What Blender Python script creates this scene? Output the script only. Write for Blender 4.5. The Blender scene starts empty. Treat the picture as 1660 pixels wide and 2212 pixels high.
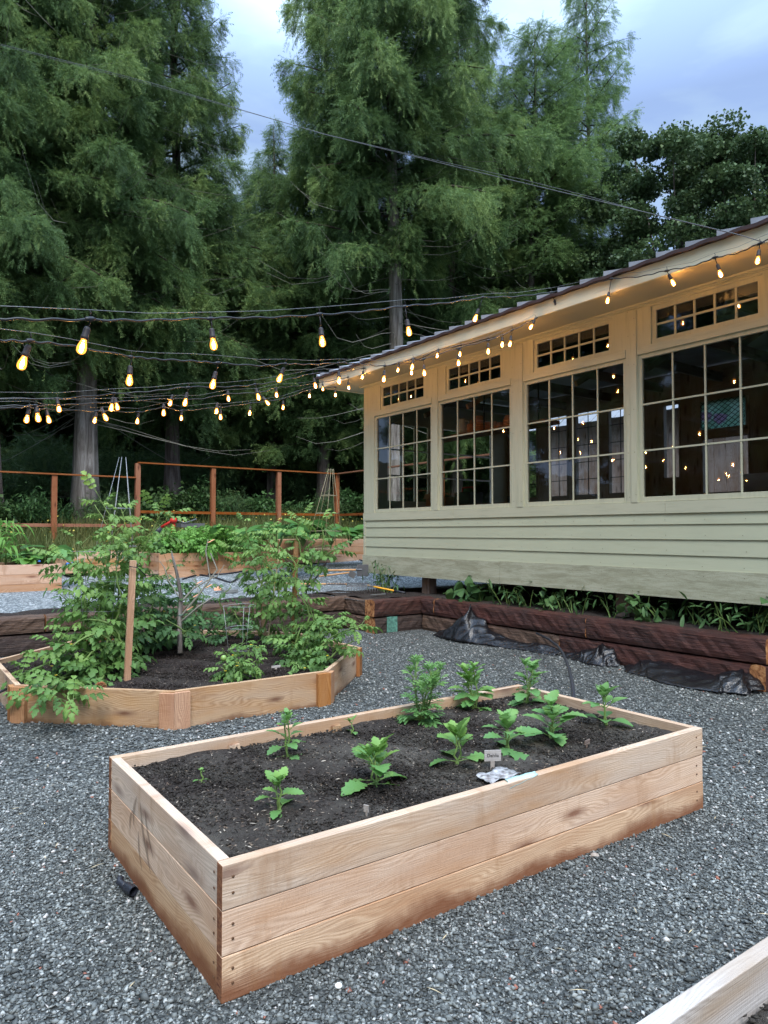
import bpy, math, random
import numpy as np
from mathutils import Vector, Matrix, Quaternion
random.seed(7); RNG = np.random.default_rng(7)
SC = bpy.context.scene
COL = SC.collection
R = math.radians
# ---------------------------------------------------------------- camera (display frame 1660 x 2212)
F, CX, CY, CAMH = 1534., 830., 1106., 1.45
YAW = R(-35.5); PIT = math.atan(44/1534.)
def _ray(u, v):
    xc = (u-CX)/F; yc = -(v-CY)/F
    fw = math.cos(PIT)-yc*math.sin(PIT); up = math.sin(PIT)+yc*math.cos(PIT)
    return Vector((-math.sin(YAW)*fw+math.cos(YAW)*xc, math.cos(YAW)*fw+math.sin(YAW)*xc, up))
def _pt(r, t): return Vector((r.x*t, r.y*t, CAMH+r.z*t))
def at_z(u, v, z): r = _ray(u, v); return _pt(r, (z-CAMH)/r.z)
def at_x(u, v, X): r = _ray(u, v); return _pt(r, X/r.x)
def at_y(u, v, Y): r = _ray(u, v); return _pt(r, Y/r.y)
def at_d(u, v, d):
    r = _ray(u, v); f = r.x*-math.sin(YAW)+r.y*math.cos(YAW); return _pt(r, d/f)
def terr(x, y):
    """height of the upper terrace and the forest floor"""
    sy = min(1, max(0, (y-10.8)/2.6)); sy = sy*sy*(3-2*sy)
    sx = min(.36, max(0, (x-3.0)*.055))
    z = .45+sx*sy
    if y > 14.4: z += .075*min(y-14.4, 10)
    if y > 24.4: z += .2*min(y-24.4, 45)
    if x > 10.5: z += 0
    return z
# ---------------------------------------------------------------- objects
ORG = {}
def props(o, label=None, cat=None, group=None, kind=None):
    if label: o['label'] = label
    if cat: o['category'] = cat
    if group: o['group'] = group
    if kind: o['kind'] = kind
    return o
def thing(name, label, cat, loc=(0, 0, 0), group=None, rotz=0):
    o = bpy.data.objects.new(name, None); COL.objects.link(o)
    o.empty_display_size = .1
    o.location = loc; o.rotation_euler = (0, 0, rotz)
    ORG[o.name] = Vector(loc)
    return props(o, label, cat, group)
def _link(name, me, mats, parent, label=None):
    if not isinstance(mats, (list, tuple)): mats = [mats]
    for m in mats: me.materials.append(m)
    o = bpy.data.objects.new(name, me); COL.objects.link(o)
    if parent is not None:
        o.parent = parent; ORG[o.name] = ORG.get(parent.name, Vector((0, 0, 0)))
    if label: o['label'] = label
    return o
class MB:
    """polygon builder; world (or parent-local with local=True) coordinates"""
    def __init__(s): s.v = []; s.f = []; s.uv = []; s.mi = []; s.sm = []
    def face(s, idx, uvs=None, mi=0, sm=False):
        s.f.append(tuple(idx)); s.uv += list(uvs) if uvs else [(0, 0)]*len(idx); s.mi.append(mi); s.sm.append(sm)
    def frame_box(s, o, ax, ay, az, L, W, T, mi=0, endmi=None, uo=None):
        """box from corner o, along ax (L), ay (W), az (T); uv in metres, u along ax"""
        o = Vector(o); ax = Vector(ax).normalized(); ay = Vector(ay).normalized(); az = Vector(az).normalized()
        if ax.cross(ay).dot(az) < 0:
            o = o+az*T; az = -az
        b = len(s.v)
        for k in range(8):
            s.v.append(o+ax*(L if k & 1 else 0)+ay*(W if k & 2 else 0)+az*(T if k & 4 else 0))
        if uo is None: uo = (random.uniform(0, 50), random.uniform(0, 50))
        e = mi if endmi is None else endmi
        def c(k):
            return (L if k & 1 else 0, W if k & 2 else 0, T if k & 4 else 0)
        for q, typ, m in (((0, 2, 3, 1), 'z', mi), ((4, 5, 7, 6), 'z', mi), ((0, 1, 5, 4), 'y', mi), ((2, 6, 7, 3), 'y', mi), ((0, 4, 6, 2), 'x', e), ((1, 3, 7, 5), 'x', e)):
            uv = []
            for k in q:
                x, y, z = c(k)
                p = (x, y) if typ == 'z' else ((x, z+W) if typ == 'y' else (y+L+3, z))
                uv.append((p[0]+uo[0], p[1]+uo[1]))
            s.face([b+k for k in q], uv, m)
    def box(s, x0, x1, y0, y1, z0, z1, axis=None, mi=0, endmi=None, uo=None):
        d = dict(x=x1-x0, y=y1-y0, z=z1-z0)
        if axis is None: axis = max(d, key=d.get)
        if axis == 'x': s.frame_box((x0, y0, z0), (1, 0, 0), (0, 0, 1), (0, 1, 0), d['x'], d['z'], d['y'], mi, endmi, uo)
        elif axis == 'y': s.frame_box((x0, y0, z0), (0, 1, 0), (0, 0, 1), (1, 0, 0), d['y'], d['z'], d['x'], mi, endmi, uo)
        else: s.frame_box((x0, y0, z0), (0, 0, 1), (0, 1, 0), (1, 0, 0), d['z'], d['y'], d['x'], mi, endmi, uo)
    def bar(s, p0, p1, w, t, up=(0, 0, 1), mi=0):
        p0 = Vector(p0); p1 = Vector(p1); a = (p1-p0); L = a.length; a.normalize()
        u = Vector(up); side = a.cross(u)
        if side.length < 1e-4: side = a.cross(Vector((1, 0, 0)))
        side.normalize(); u = side.cross(a).normalized()
        s.frame_box(p0-side*t/2-u*w/2, a, u, side, L, w, t, mi)
    def tube(s, pts, rad, n=6, cap=True, mi=0, sm=True):
        pts = [Vector(p) for p in pts]
        if not isinstance(rad, (list, tuple)): rad = [rad]*len(pts)
        b = len(s.v); up = Vector((0, 0, 1)); prev = None; L = 0; us = []
        for i, p in enumerate(pts):
            t = (pts[min(i+1, len(pts)-1)]-pts[max(i-1, 0)])
            if t.length < 1e-9: t = Vector((0, 0, 1))
            t.normalize()
            if prev is None:
                a = t.cross(up)
                if a.length < .1: a = t.cross(Vector((1, 0, 0)))
            else: a = prev-t*prev.dot(t)
            a.normalize(); prev = a; c = t.cross(a)
            if i: L += (p-pts[i-1]).length
            us.append(L)
            for k in range(n):
                th = 2*math.pi*k/n
                s.v.append(p+(a*math.cos(th)+c*math.sin(th))*rad[i])
        for i in range(len(pts)-1):
            for k in range(n):
                k2 = (k+1) % n
                s.face((b+i*n+k, b+i*n+k2, b+(i+1)*n+k2, b+(i+1)*n+k),
                       [(us[i], k*.1), (us[i], k*.1+.1), (us[i+1], k*.1+.1), (us[i+1], k*.1)], mi, sm)
        if cap:
            s.face([b+k for k in range(n)][::-1], None, mi); s.face([b+(len(pts)-1)*n+k for k in range(n)], None, mi)
    def lathe(s, c, prof, n=14, mi=0, axis=(0, 0, 1)):
        c = Vector(c); q = Vector((0, 0, 1)).rotation_difference(Vector(axis)); b = len(s.v)
        for r, z in prof:
            for k in range(n):
                th = 2*math.pi*k/n
                s.v.append(c+q @ Vector((r*math.cos(th), r*math.sin(th), z)))
        for i in range(len(prof)-1):
            for k in range(n):
                k2 = (k+1) % n
                s.face((b+i*n+k, b+i*n+k2, b+(i+1)*n+k2, b+(i+1)*n+k), [(k*.05, i*.05), (k*.05+.05, i*.05), (k*.05+.05, i*.05+.05), (k*.05, i*.05+.05)], mi, True)
        s.face([b+k for k in range(n)][::-1], None, mi); s.face([b+(len(prof)-1)*n+k for k in range(n)], None, mi)
    def prism(s, poly, z0, z1, mi=0, topmi=None):
        b = len(s.v); n = len(poly)
        for z in (z0, z1):
            for x, y in poly: s.v.append(Vector((x, y, z)))
        for k in range(n):
            k2 = (k+1) % n
            s.face((b+k, b+k2, b+n+k2, b+n+k), [(k*.3, z0), (k*.3+.3, z0), (k*.3+.3, z1), (k*.3, z1)], mi)
        s.face([b+n+k for k in range(n)], [(p[0], p[1]) for p in poly], mi if topmi is None else topmi)
        s.face([b+k for k in range(n)][::-1], [(p[0], p[1]) for p in poly][::-1], mi)
    def build(s, name, mats, parent=None, label=None, local=False, bevel=0):
        off = Vector((0, 0, 0)) if (local or parent is None) else ORG.get(parent.name, Vector((0, 0, 0)))
        me = bpy.data.meshes.new(name)
        me.from_pydata([tuple(v-off) for v in s.v], [], s.f)
        uvl = me.uv_layers.new(name='UVMap')
        uvl.data.foreach_set('uv', np.array(s.uv, 'f').ravel())
        me.polygons.foreach_set('material_index', s.mi); me.polygons.foreach_set('use_smooth', s.sm)
        me.update()
        o = _link(name, me, mats, parent, label)
        if bevel:
            m = o.modifiers.new('bevel', 'BEVEL'); m.width = bevel; m.segments = 2; m.limit_method = 'ANGLE'; m.angle_limit = R(40)
        return o
def np_obj(name, V, FA, mat, parent=None, tint=None, label=None, off=None, smooth=False):
    """triangle (or n x k) mesh from arrays"""
    V = np.asarray(V, 'f'); FA = np.asarray(FA, 'i')
    if off is not None: V = V-np.array(off, 'f')
    k = FA.shape[1]; me = bpy.data.meshes.new(name)
    me.vertices.add(len(V)); me.vertices.foreach_set('co', V.ravel())
    me.loops.add(FA.size); me.loops.foreach_set('vertex_index', FA.ravel())
    me.polygons.add(len(FA)); me.polygons.foreach_set('loop_start', np.arange(0, FA.size, k, dtype='i'))
    try: me.polygons.foreach_set('loop_total', np.full(len(FA), k, 'i'))
    except Exception: pass
    if smooth: me.polygons.foreach_set('use_smooth', np.ones(len(FA), bool))
    if tint is not None:
        a = me.attributes.new('tint', 'FLOAT', 'POINT'); a.data.foreach_set('value', np.asarray(tint, 'f'))
    me.update(calc_edges=True)
    return _link(name, me, mat, parent, label)
def inst(tpl, M, P, tint=None):
    """place a template (V,F) at matrices M (n,3,3) and points P (n,3)"""
    V, Fc = tpl; n = len(P)
    W = np.einsum('nij,kj->nki', M, V)+P[:, None, :]
    FF = Fc[None]+(np.arange(n)*len(V))[:, None, None]
    T = None if tint is None else np.repeat(tint, len(V))
    return W.reshape(-1, 3), FF.reshape(-1, Fc.shape[1]), T
def joinp(parts):
    Vs, Fs, Ts, o = [], [], [], 0
    for V, Fc, T in parts:
        Vs.append(V); Fs.append(Fc+o); o += len(V); Ts.append(T if T is not None else np.zeros(len(V)))
    return np.concatenate(Vs), np.concatenate(Fs), np.concatenate(Ts)
def frames(d, up, scale):
    """columns: x = along d, y = side, z = normal"""
    d = d/np.linalg.norm(d, axis=1, keepdims=True)
    s = np.cross(up, d); s /= np.maximum(np.linalg.norm(s, axis=1, keepdims=True), 1e-6)
    n = np.cross(d, s)
    M = np.stack([d, s, n], axis=2)
    sc = np.asarray(scale)
    if sc.ndim == 1: sc = np.repeat(sc[:, None], 3, 1)
    return M*sc[:, None, :]
def children(o): return [c for c in bpy.data.objects if c.parent == o]
def copy_tree(o, parent=None, kids=None):
    c = o.copy(); COL.objects.link(c); c.parent = parent
    for ch in children_of(o): copy_tree(ch, c)
    return c
def children_of(o): return list(o.children)
# ---------------------------------------------------------------- materials
class NT:
    def __init__(s, name):
        s.m = bpy.data.materials.new(name); s.m.use_nodes = True; s.t = s.m.node_tree; s.t.nodes.clear()
        s.out = s.t.nodes.new('ShaderNodeOutputMaterial')
    def n(s, typ, **kw):
        nd = s.t.nodes.new('ShaderNode'+typ)
        for k, v in kw.items():
            if k.startswith('_'): setattr(nd, k[1:], v)
        for k, v in kw.items():
            if not k.startswith('_'):
                key = int(k[1:]) if k[0] == 'i' and k[1:].isdigit() else k.replace('__', ' ')
                if isinstance(v, bpy.types.NodeSocket): s.t.links.new(v, nd.inputs[key])
                else: nd.inputs[key].default_value = v
        return nd
    def ramp(s, fac, stops, interp='LINEAR'):
        nd = s.t.nodes.new('ShaderNodeValToRGB'); s.t.links.new(fac, nd.inputs[0]); nd.color_ramp.interpolation = interp
        e = nd.color_ramp.elements
        while len(e) < len(stops): e.new(.5)
        for i, (p, c) in enumerate(stops):
            e[i].position = p; e[i].color = (*c, 1) if isinstance(c, (tuple, list)) else (c, c, c, 1)
        return nd.outputs[0]
    def math(s, op, a, b=None, c=None):
        nd = s.t.nodes.new('ShaderNodeMath'); nd.operation = op
        for i, v in enumerate((a, b, c)):
            if v is None: continue
            if isinstance(v, bpy.types.NodeSocket): s.t.links.new(v, nd.inputs[i])
            else: nd.inputs[i].default_value = v
        return nd.outputs[0]
    def mix(s, fac, a, b, mode='MIX'):
        nd = s.t.nodes.new('ShaderNodeMix'); nd.data_type = 'RGBA'; nd.blend_type = mode
        for i, v in ((0, fac), (6, a), (7, b)):
            if isinstance(v, bpy.types.NodeSocket): s.t.links.new(v, nd.inputs[i])
            else: nd.inputs[i].default_value = (*v, 1) if isinstance(v, (tuple, list)) else v
        return nd.outputs[2]
    def coord(s, kind='Object', scale=(1, 1, 1), loc=(0, 0, 0)):
        tc = s.t.nodes.new('ShaderNodeTexCoord')
        mp = s.n('Mapping', Vector=tc.outputs[kind], Scale=scale, Location=loc)
        return mp.outputs[0]
    def noise(s, vec, scale, detail=4, rough=.55, dist=0):
        return s.n('TexNoise', Vector=vec, Scale=scale, Detail=detail, Roughness=rough, Distortion=dist).outputs[0]
    def bump(s, h, strength=.3, dist=.01, normal=None):
        kw = dict(Height=h, Strength=strength, Distance=dist)
        if normal is not None: kw['Normal'] = normal
        return s.n('Bump', **kw).outputs[0]
    def bsdf(s, col, rough=.8, normal=None, spec=.3, metal=0, **kw):
        a = {'Base Color': (*col, 1) if isinstance(col, (tuple, list)) else col, 'Roughness': rough, 'Specular IOR Level': spec, 'Metallic': metal}
        a.update(kw)
        nd = s.t.nodes.new('ShaderNodeBsdfPrincipled')
        for k, v in a.items():
            if isinstance(v, bpy.types.NodeSocket): s.t.links.new(v, nd.inputs[k])
            else: nd.inputs[k].default_value = v
        if normal is not None: s.t.links.new(normal, nd.inputs['Normal'])
        return nd.outputs[0]
    def done(s, sh): s.t.links.new(sh, s.out.inputs[0]); return s.m
def M_plain(name, col, rough=.6, spec=.3, metal=0, var=.15, sc=8, bump=0):
    t = NT(name); c = t.coord('Object'); nz = t.noise(c, sc, 4)
    k = t.ramp(nz, [(.3, tuple(x*(1-var) for x in col)), (.7, tuple(min(1, x*(1+var)) for x in col))])
    nm = t.bump(t.noise(c, sc*6, 3), bump, .003) if bump else None
    return t.done(t.bsdf(k, rough, nm, spec, metal))
def M_wood(name, light, mid, dark, grey=.0, wet=None, knots=True, rough=.72, greyc=(.42, .37, .32)):
    """sawn cedar: UV u runs along the board in metres; wet = (z, colour) of the soaked foot"""
    t = NT(name)
    uv = t.coord('UV', (1, 1, 1))
    low = t.noise(t.coord('UV', (.8, 3.2, 1)), 1.0, 2)
    # growth rings: bent bands along the board
    warp = t.noise(t.coord('UV', (1.6, 7, 1)), 1.0, 2, .5)
    sep = t.n('SeparateXYZ', Vector=uv)
    vv = t.math('MULTIPLY_ADD', warp, .22, sep.outputs[1])
    rings = t.math('SINE', t.math('MULTIPLY', vv, 520))
    fine = t.noise(t.coord('UV', (5, 260, 1)), 1.0, 3, .6)
    saw = t.noise(t.coord('UV', (160, 22, 1)), 1.0, 2, .5)
    r1 = t.math('MULTIPLY_ADD', rings, .3, .5)
    f = t.math('ADD', t.math('MULTIPLY', r1, .45), t.math('MULTIPLY', fine, .55))
    col = t.ramp(f, [(.25, dark), (.5, mid), (.75, light)])
    patch = t.noise(t.coord('UV', (1.1, 5, 1)), 1.0, 3)
    col = t.mix(t.ramp(patch, [(.43, 0.), (.64, .8)]), col, tuple(a*b for a, b in zip(mid, (.74, .56, .38))))
    if knots:
        vo = t.n('TexVoronoi', _voronoi_dimensions='2D', Vector=t.coord('UV', (2.2, 8.0, 1)), Scale=1.0, Randomness=1.0)
        kd = t.math('ADD', vo.outputs['Distance'], t.math('MULTIPLY', t.math('SUBTRACT', fine, .5), .1))
        k = t.ramp(kd, [(.06, 1.), (.12, .6), (.26, 0.)])
        gate = t.math('GREATER_THAN', t.n('SeparateColor', Color=vo.outputs['Color']).outputs[0], .6)
        k = t.math('MULTIPLY', k, gate)
        col = t.mix(k, col, tuple(x*y for x, y in zip(dark, (.55, .38, .28))))
    g = t.ramp(t.noise(t.coord('UV', (2.2, 9, 1), (3, 7, 0)), 1.0, 4), [(.35, 0.), (.75, 1.)])
    if grey: col = t.mix(t.math('MULTIPLY', g, grey), col, greyc)
    oi = t.n('ObjectInfo').outputs['Random']; hs = t.n('HueSaturation', Color=col, Value=t.math('MULTIPLY_ADD', oi, .3, .85), Saturation=t.math('MULTIPLY_ADD', oi, -.3, 1.12)); col = hs.outputs[0]
    if wet:
        geo = t.n('NewGeometry'); z = t.n('SeparateXYZ', Vector=geo.outputs['Position']).outputs[2]
        wn = t.noise(geo.outputs['Position'], 3.2, 5, .62)
        edge = t.math('SUBTRACT', z, t.math('MULTIPLY_ADD', wn, .16, wet[0]-.095))
        wf = t.ramp(t.math('MULTIPLY_ADD', edge, 11, .5), [(.15, .9), (.45, .6), (.75, .0)])
        col = t.mix(wf, col, t.mix(fine, tuple(x*.7 for x in wet[1]), wet[1]))
    # rain streaks and handling stains that cross the grain
    stn = t.noise(t.coord('UV', (7, 1.6, 1), (11, 3, 0)), 1.0, 4, .6)
    col = t.mix(t.ramp(stn, [(.56, 0.), (.7, .45)]), col, tuple(x*y for x, y in zip(mid, (.55, .42, .3))))
    h = t.math('ADD', t.math('MULTIPLY', fine, .6), t.math('MULTIPLY', saw, .7))
    nm = t.bump(h, .6, .005)
    return t.done(t.bsdf(col, rough, nm, .25))
def M_leaf(name, c0, c1, c2, trans=.3, rough=.55, sc=3.0):
    """leaf colour from the per-leaf tint attribute"""
    t = NT(name)
    a = t.n('Attribute', _attribute_name='tint')
    nz = t.noise(t.coord('Object'), sc, 2)
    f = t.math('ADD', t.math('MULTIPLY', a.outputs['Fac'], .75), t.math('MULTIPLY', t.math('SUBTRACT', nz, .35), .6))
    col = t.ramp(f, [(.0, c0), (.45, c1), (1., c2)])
    p = t.bsdf(col, rough, None, .25)
    tr = t.n('BsdfTranslucent', Color=t.mix(.35, col, c2)).outputs[0]
    mx = t.n('MixShader', i0=trans, i1=p, i2=tr)
    return t.done(mx.outputs[0])
# leaf templates --------------------------------------------------------
def leaf_tpl(widths, L=1., fold=.25, droop=.3, curl=0):
    """widths: half widths at evenly spaced stations (0..L); returns tri mesh folded along the midrib"""
    n = len(widths); V = []; Fc = []
    for i, w in enumerate(widths):
        x = i/(n-1); z = -droop*x*x
        V += [(x*L, w, z+fold*w-curl*w*w), (x*L, 0, z), (x*L, -w, z+fold*w-curl*w*w)]
    for i in range(n-1):
        a = 3*i; b = a+3
        Fc += [(a, b, a+1), (a+1, b, b+1), (a+1, b+1, a+2), (a+2, b+1, b+2)]
    return np.array(V, 'f'), np.array(Fc, 'i')
def outline_tpl(out, fold=.2, droop=.3, n_mid=None):
    """half outline [(x, w)...] with jagged edges -> symmetric leaf, fan from the midrib"""
    V = []; Fc = []
    for x, w, xm in out:
        V += [(x, w, -droop*x*x+fold*w), (xm, 0, -droop*xm*xm), (x, -w, -droop*x*x+fold*w)]
    for i in range(len(out)-1):
        a = 3*i; b = a+3
        Fc += [(a, b, a+1), (a+1, b, b+1), (a+1, b+1, a+2), (a+2, b+1, b+2)]
    return np.array(V, 'f'), np.array(Fc, 'i')
def tf(tpl, pos, ang, s, tilt=0):
    V, Fc = tpl
    ca, sa = math.cos(ang), math.sin(ang); ct, st = math.cos(tilt), math.sin(tilt)
    A = np.array([[ca, -sa, 0], [sa, ca, 0], [0, 0, 1]])@np.array([[ct, 0, st], [0, 1, 0], [-st, 0, ct]])
    return V@A.T*s+np.array(pos), Fc
def merge_tpl(L):
    V, Fc, T = joinp([(v, f, None) for v, f in L]); return V, Fc
LEAFLET = leaf_tpl([.02, .2, .32, .18, .27, .09, .0], 1, .4, .4)
OVATE = leaf_tpl([.03, .3, .38, .3, .15, 0], 1, .25, .3)
NARROW = leaf_tpl([.02, .09, .12, .08, 0], 1, .3, .3)
BIG = outline_tpl([(0, .02, 0), (.12, .1, .1), (.22, .26, .2), (.3, .2, .3), (.42, .38, .4), (.5, .27, .5), (.6, .36, .58), (.68, .22, .68), (.8, .24, .78), (.88, .1, .88), (1, .0, 1)], .25, .35)
def tomato_tpl():
    L = []
    L.append(([(0, .012, 0), (0, -.012, 0), (1, .004, -.3), (1, -.004, -.3)], [(0, 1, 2), (1, 3, 2)]))
    L = [(np.array(L[0][0], 'f'), np.array(L[0][1], 'i'))]
    for x, s in ((.3, .3), (.52, .42), (.77, .4)):
        z = -.3*x*x
        for sg in (1, -1): L.append(tf(LEAFLET, (x, 0, z), sg*1.0, s, .45))
    L.append(tf(LEAFLET, (.93, 0, -.26), 0, .42, .6))
    return merge_tpl(L)
TOMATO = tomato_tpl()
def cedar_tpl():
    V = [(0, .012, 0), (0, -.012, 0), (1, 0, -.1)]; Fc = [(0, 1, 2)]
    for i in range(9):
        x = .06+.1*i; sg = 1 if i % 2 else -1; l = .34*(1-x)**.7+.07; w = .028
        b = len(V); z = -.1*x*x
        V += [(x, 0, z), (x+l*.78, sg*l*.5, z-.07*(i % 3)), (x+.09, sg*w, z-.01)]; Fc += [(b, b+1, b+2)]
        b = len(V); V += [(x+.03, 0, z), (x+.03+l*.7, -sg*l*.42, z+.04), (x+.11, -sg*w, z)]; Fc += [(b, b+1, b+2)]
    return np.array(V, 'f'), np.array(Fc, 'i')
CEDAR = cedar_tpl()
def clump_tpl(n, seed):
    r = np.random.default_rng(seed); L = []
    for i in range(n):
        a = r.uniform(0, 6.28); L.append(tf(OVATE, (r.uniform(-.3, .3), r.uniform(-.3, .3), r.uniform(-.15, .2)), a, r.uniform(.35, .6), r.uniform(-.4, .6)))
    return merge_tpl(L)
CLUMP = clump_tpl(6, 5)
# ---------------------------------------------------------------- the materials of this garden
WET = (.22, .075, .03)
m_cedar = M_wood('cedar_board', (.7, .485, .32), (.59, .38, .23), (.4, .225, .12), .25, (.035, WET), greyc=(.5, .43, .37))
m_cedar_top = M_wood('cedar_board_weathered', (.66, .49, .35), (.55, .385, .255), (.38, .245, .15), .45, None, greyc=(.47, .42, .37))
m_cedar_warm = M_wood('cedar_board_warm', (.64, .43, .25), (.55, .335, .175), (.36, .19, .085), .1, (.07, WET))
m_cedar_oct = M_wood('cedar_board_tan', (.64, .44, .27), (.5, .32, .18), (.29, .16, .08), .35, (.03, (.16, .065, .03)))
m_cedar_post = M_wood('cedar_post_orange', (.52, .27, .12), (.42, .2, .08), (.28, .11, .04), .1, None, False)
m_cedar_far = M_wood('cedar_board_pink', (.66, .43, .29), (.56, .34, .21), (.4, .21, .12), .2, None)
m_cap = M_wood('grey_sawn_edge', (.56, .52, .47), (.45, .41, .37), (.32, .28, .25), .5, None, False, greyc=(.5, .47, .46))
m_fence = M_wood('stained_fence_wood', (.38, .15, .055), (.29, .1, .035), (.18, .06, .022), 0, None)
m_stake = M_wood('stake_wood', (.58, .33, .17), (.46, .25, .12), (.3, .15, .07), .1, None, False)
m_barn = M_wood('old_barn_plank', (.34, .27, .22), (.22, .16, .13), (.12, .08, .065), .6, None, greyc=(.32, .29, .27))
m_inwood = M_wood('interior_plank', (.32, .3, .26), (.24, .22, .19), (.15, .135, .115), .4, None, greyc=(.15, .14, .125))
m_shelf = M_wood('shelf_board', (.65, .36, .2), (.55, .28, .15), (.36, .17, .09), .2, None, False)
def M_paint(name, base, grime=.5, lo=(.30, .31, .2), vert=False):
    t = NT(name); c = t.coord('Object')
    n1 = t.noise(c, 1.2, 4); n2 = t.noise(t.coord('Object', (8, 1.2, 14) if not vert else (8, 14, 1.2)), 2.0, 5, .65)
    col = t.mix(t.ramp(n1, [(.35, 0.), (.7, .35)]), base, tuple(x*.82 for x in base))
    col = t.mix(t.math('MULTIPLY', t.ramp(n2, [(.5, 0.), (.72, 1.)]), grime), col, lo)
    gr = t.noise(t.coord('Object', (60, 6, 90) if not vert else (60, 90, 6)), 1.0, 4, .6)
    return t.done(t.bsdf(col, .62, t.bump(gr, .3, .003), .3))
PAINT = (.44, .45, .33)
m_siding = M_paint('sage_siding', (.47, .48, .335), .2)
m_trim = M_paint('sage_trim', (.52, .51, .365), .4)
m_post = M_paint('sage_post', (.52, .51, .365), .4, vert=True)
m_fascia = M_paint('fascia_paint', (.7, .65, .47), .5, (.42, .37, .26))
m_soffit = M_paint('soffit_paint', (.46, .42, .29), .1)
def M_skirt():
    t = NT('mildewed_skirt'); base = (.46, .455, .33)
    a = t.noise(t.coord('Object', (1, .9, 7)), 2.2, 6, .72, .5); b = t.noise(t.coord('Object', (1, 5, 60)), 2.0, 5, .7); c = t.noise(t.coord('Object', (1, 1, 1)), 90, 3, .7)
    f = t.ramp(t.math('ADD', t.math('ADD', t.math('MULTIPLY', a, .6), t.math('MULTIPLY', b, .3)), t.math('MULTIPLY', c, .25)), [(.5, 0.), (.62, .5), (.75, .75)])
    col = t.mix(f, base, (.2, .19, .11))
    return t.done(t.bsdf(col, .75, t.bump(b, .3, .003), .2))
m_skirt = M_skirt()
m_dark = M_plain('brown_drip_edge', (.05, .028, .025), .5, .3)
m_roof = M_plain('pale_grey_roof_tile', (.30, .32, .36), .6, .3, 0, .12, 5, .2)
def M_tie(name, a, b, c, red=.4):
    t = NT(name); co = t.coord('UV', (2.5, 26, 1)); n1 = t.noise(co, 1.6, 6, .7)
    n0 = t.noise(t.coord('Object'), 2.3, 4, .6)
    col = t.ramp(n1, [(.3, c), (.5, b), (.68, a)])
    col = t.mix(t.ramp(n0, [(.4, 0.), (.7, red)]), col, (.115, .03, .018))
    cr = t.noise(t.coord('UV', (5, 75, 1)), 1.0, 5, .75)
    h = t.math('ADD', n1, t.math('MULTIPLY', cr, .8))
    return t.done(t.bsdf(col, .6, t.bump(h, .9, .02), .35))
m_tie_red = M_tie('creosote_tie_red', (.115, .05, .034), (.045, .02, .016), (.012, .008, .008), .55)
m_tie_brown = M_tie('old_tie_brown', (.2, .125, .082), (.1, .062, .042), (.03, .02, .015), .15)
m_tie_dark = M_tie('old_tie_dark', (.1, .07, .055), (.05, .035, .03), (.018, .013, .011), .1)
def M_tieend():
    t = NT('tie_end_grain'); c = t.coord('Object'); n = t.noise(c, 14, 5, .6, 1.5)
    return t.done(t.bsdf(t.ramp(n, [(.35, (.07, .02, .01)), (.5, (.34, .14, .05)), (.65, (.52, .28, .12))]), .8, t.bump(n, .5, .01)))
m_tieend = M_tieend()
def M_eg():
    t = NT('cedar_end_grain'); n = t.noise(t.coord('Object', (1, 1, 2.5)), 30, 4, .6, 1.)
    return t.done(t.bsdf(t.ramp(n, [(.35, (.12, .04, .02)), (.65, (.3, .13, .06))]), .85))
m_endgrain = M_eg()
def M_gravel(name, tinted):
    t = NT(name)
    if tinted:
        a = t.n('Attribute', _attribute_name='tint').outputs['Fac']
        n = t.noise(t.coord('Object'), 160, 3)
        col = t.ramp(a, [(0, (.03, .034, .033)), (.35, (.095, .104, .1)), (.65, (.205, .22, .207)), (.87, (.4, .415, .39)), (.975, (.7, .7, .66)), (1., (.36, .11, .06))])
        col = t.mix(.22, col, t.mix(n, (.02, .022, .021), (.32, .33, .31)))
        col = t.mix(t.ramp(t.noise(t.coord('Object'), 1.1, 4, .6, .6), [(.4, 0.), (.62, .5)]), col, t.mix(.5, col, (.02, .022, .022)))
        return t.done(t.bsdf(col, .75, t.bump(n, .3, .002), .3))
    c = t.coord('Object')
    v1 = t.n('TexVoronoi', Vector=c, Scale=70., Randomness=1.)
    v2 = t.n('TexVoronoi', Vector=c, Scale=130., Randomness=1.)
    r = t.n('SeparateColor', Color=v1.outputs['Color']).outputs[0]
    r2 = t.n('SeparateColor', Color=v2.outputs['Color']).outputs[0]
    col = t.ramp(t.math('ADD', t.math('MULTIPLY', r, .7), t.math('MULTIPLY', r2, .3)), [(0, (.015, .017, .016)), (.45, (.055, .06, .057)), (.7, (.12, .126, .118)), (.9, (.33, .34, .32)), (1, (.6, .6, .57))])  # colour kept dark so gaps between the loose stones look like shaded crevices
    big = t.noise(c, .9, 4)
    col = t.mix(t.ramp(big, [(.35, 0.), (.65, .35)]), col, (.06, .065, .066))
    h = t.math('ADD', t.math('MULTIPLY', v1.outputs['Distance'], -.7), t.math('MULTIPLY', r, .5))
    return t.done(t.bsdf(col, .8, t.bump(h, .9, .012), .25))
m_gravel = M_gravel('gravel_bed', False); m_stone = M_gravel('gravel_stones', True)
def M_gravel_far():
    t = NT('gravel_terrace'); c = t.coord('Object')
    v1 = t.n('TexVoronoi', Vector=c, Scale=42., Randomness=1.)
    r = t.n('SeparateColor', Color=v1.outputs['Color']).outputs[0]
    col = t.ramp(r, [(0, (.06, .07, .075)), (.45, (.13, .145, .15)), (.75, (.23, .25, .25)), (1, (.55, .56, .55))])
    h = t.math('ADD', t.math('MULTIPLY', v1.outputs['Distance'], -.7), t.math('MULTIPLY', r, .5))
    return t.done(t.bsdf(col, .8, t.bump(h, .8, .015), .25))
m_gravel_far = M_gravel_far()
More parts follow.
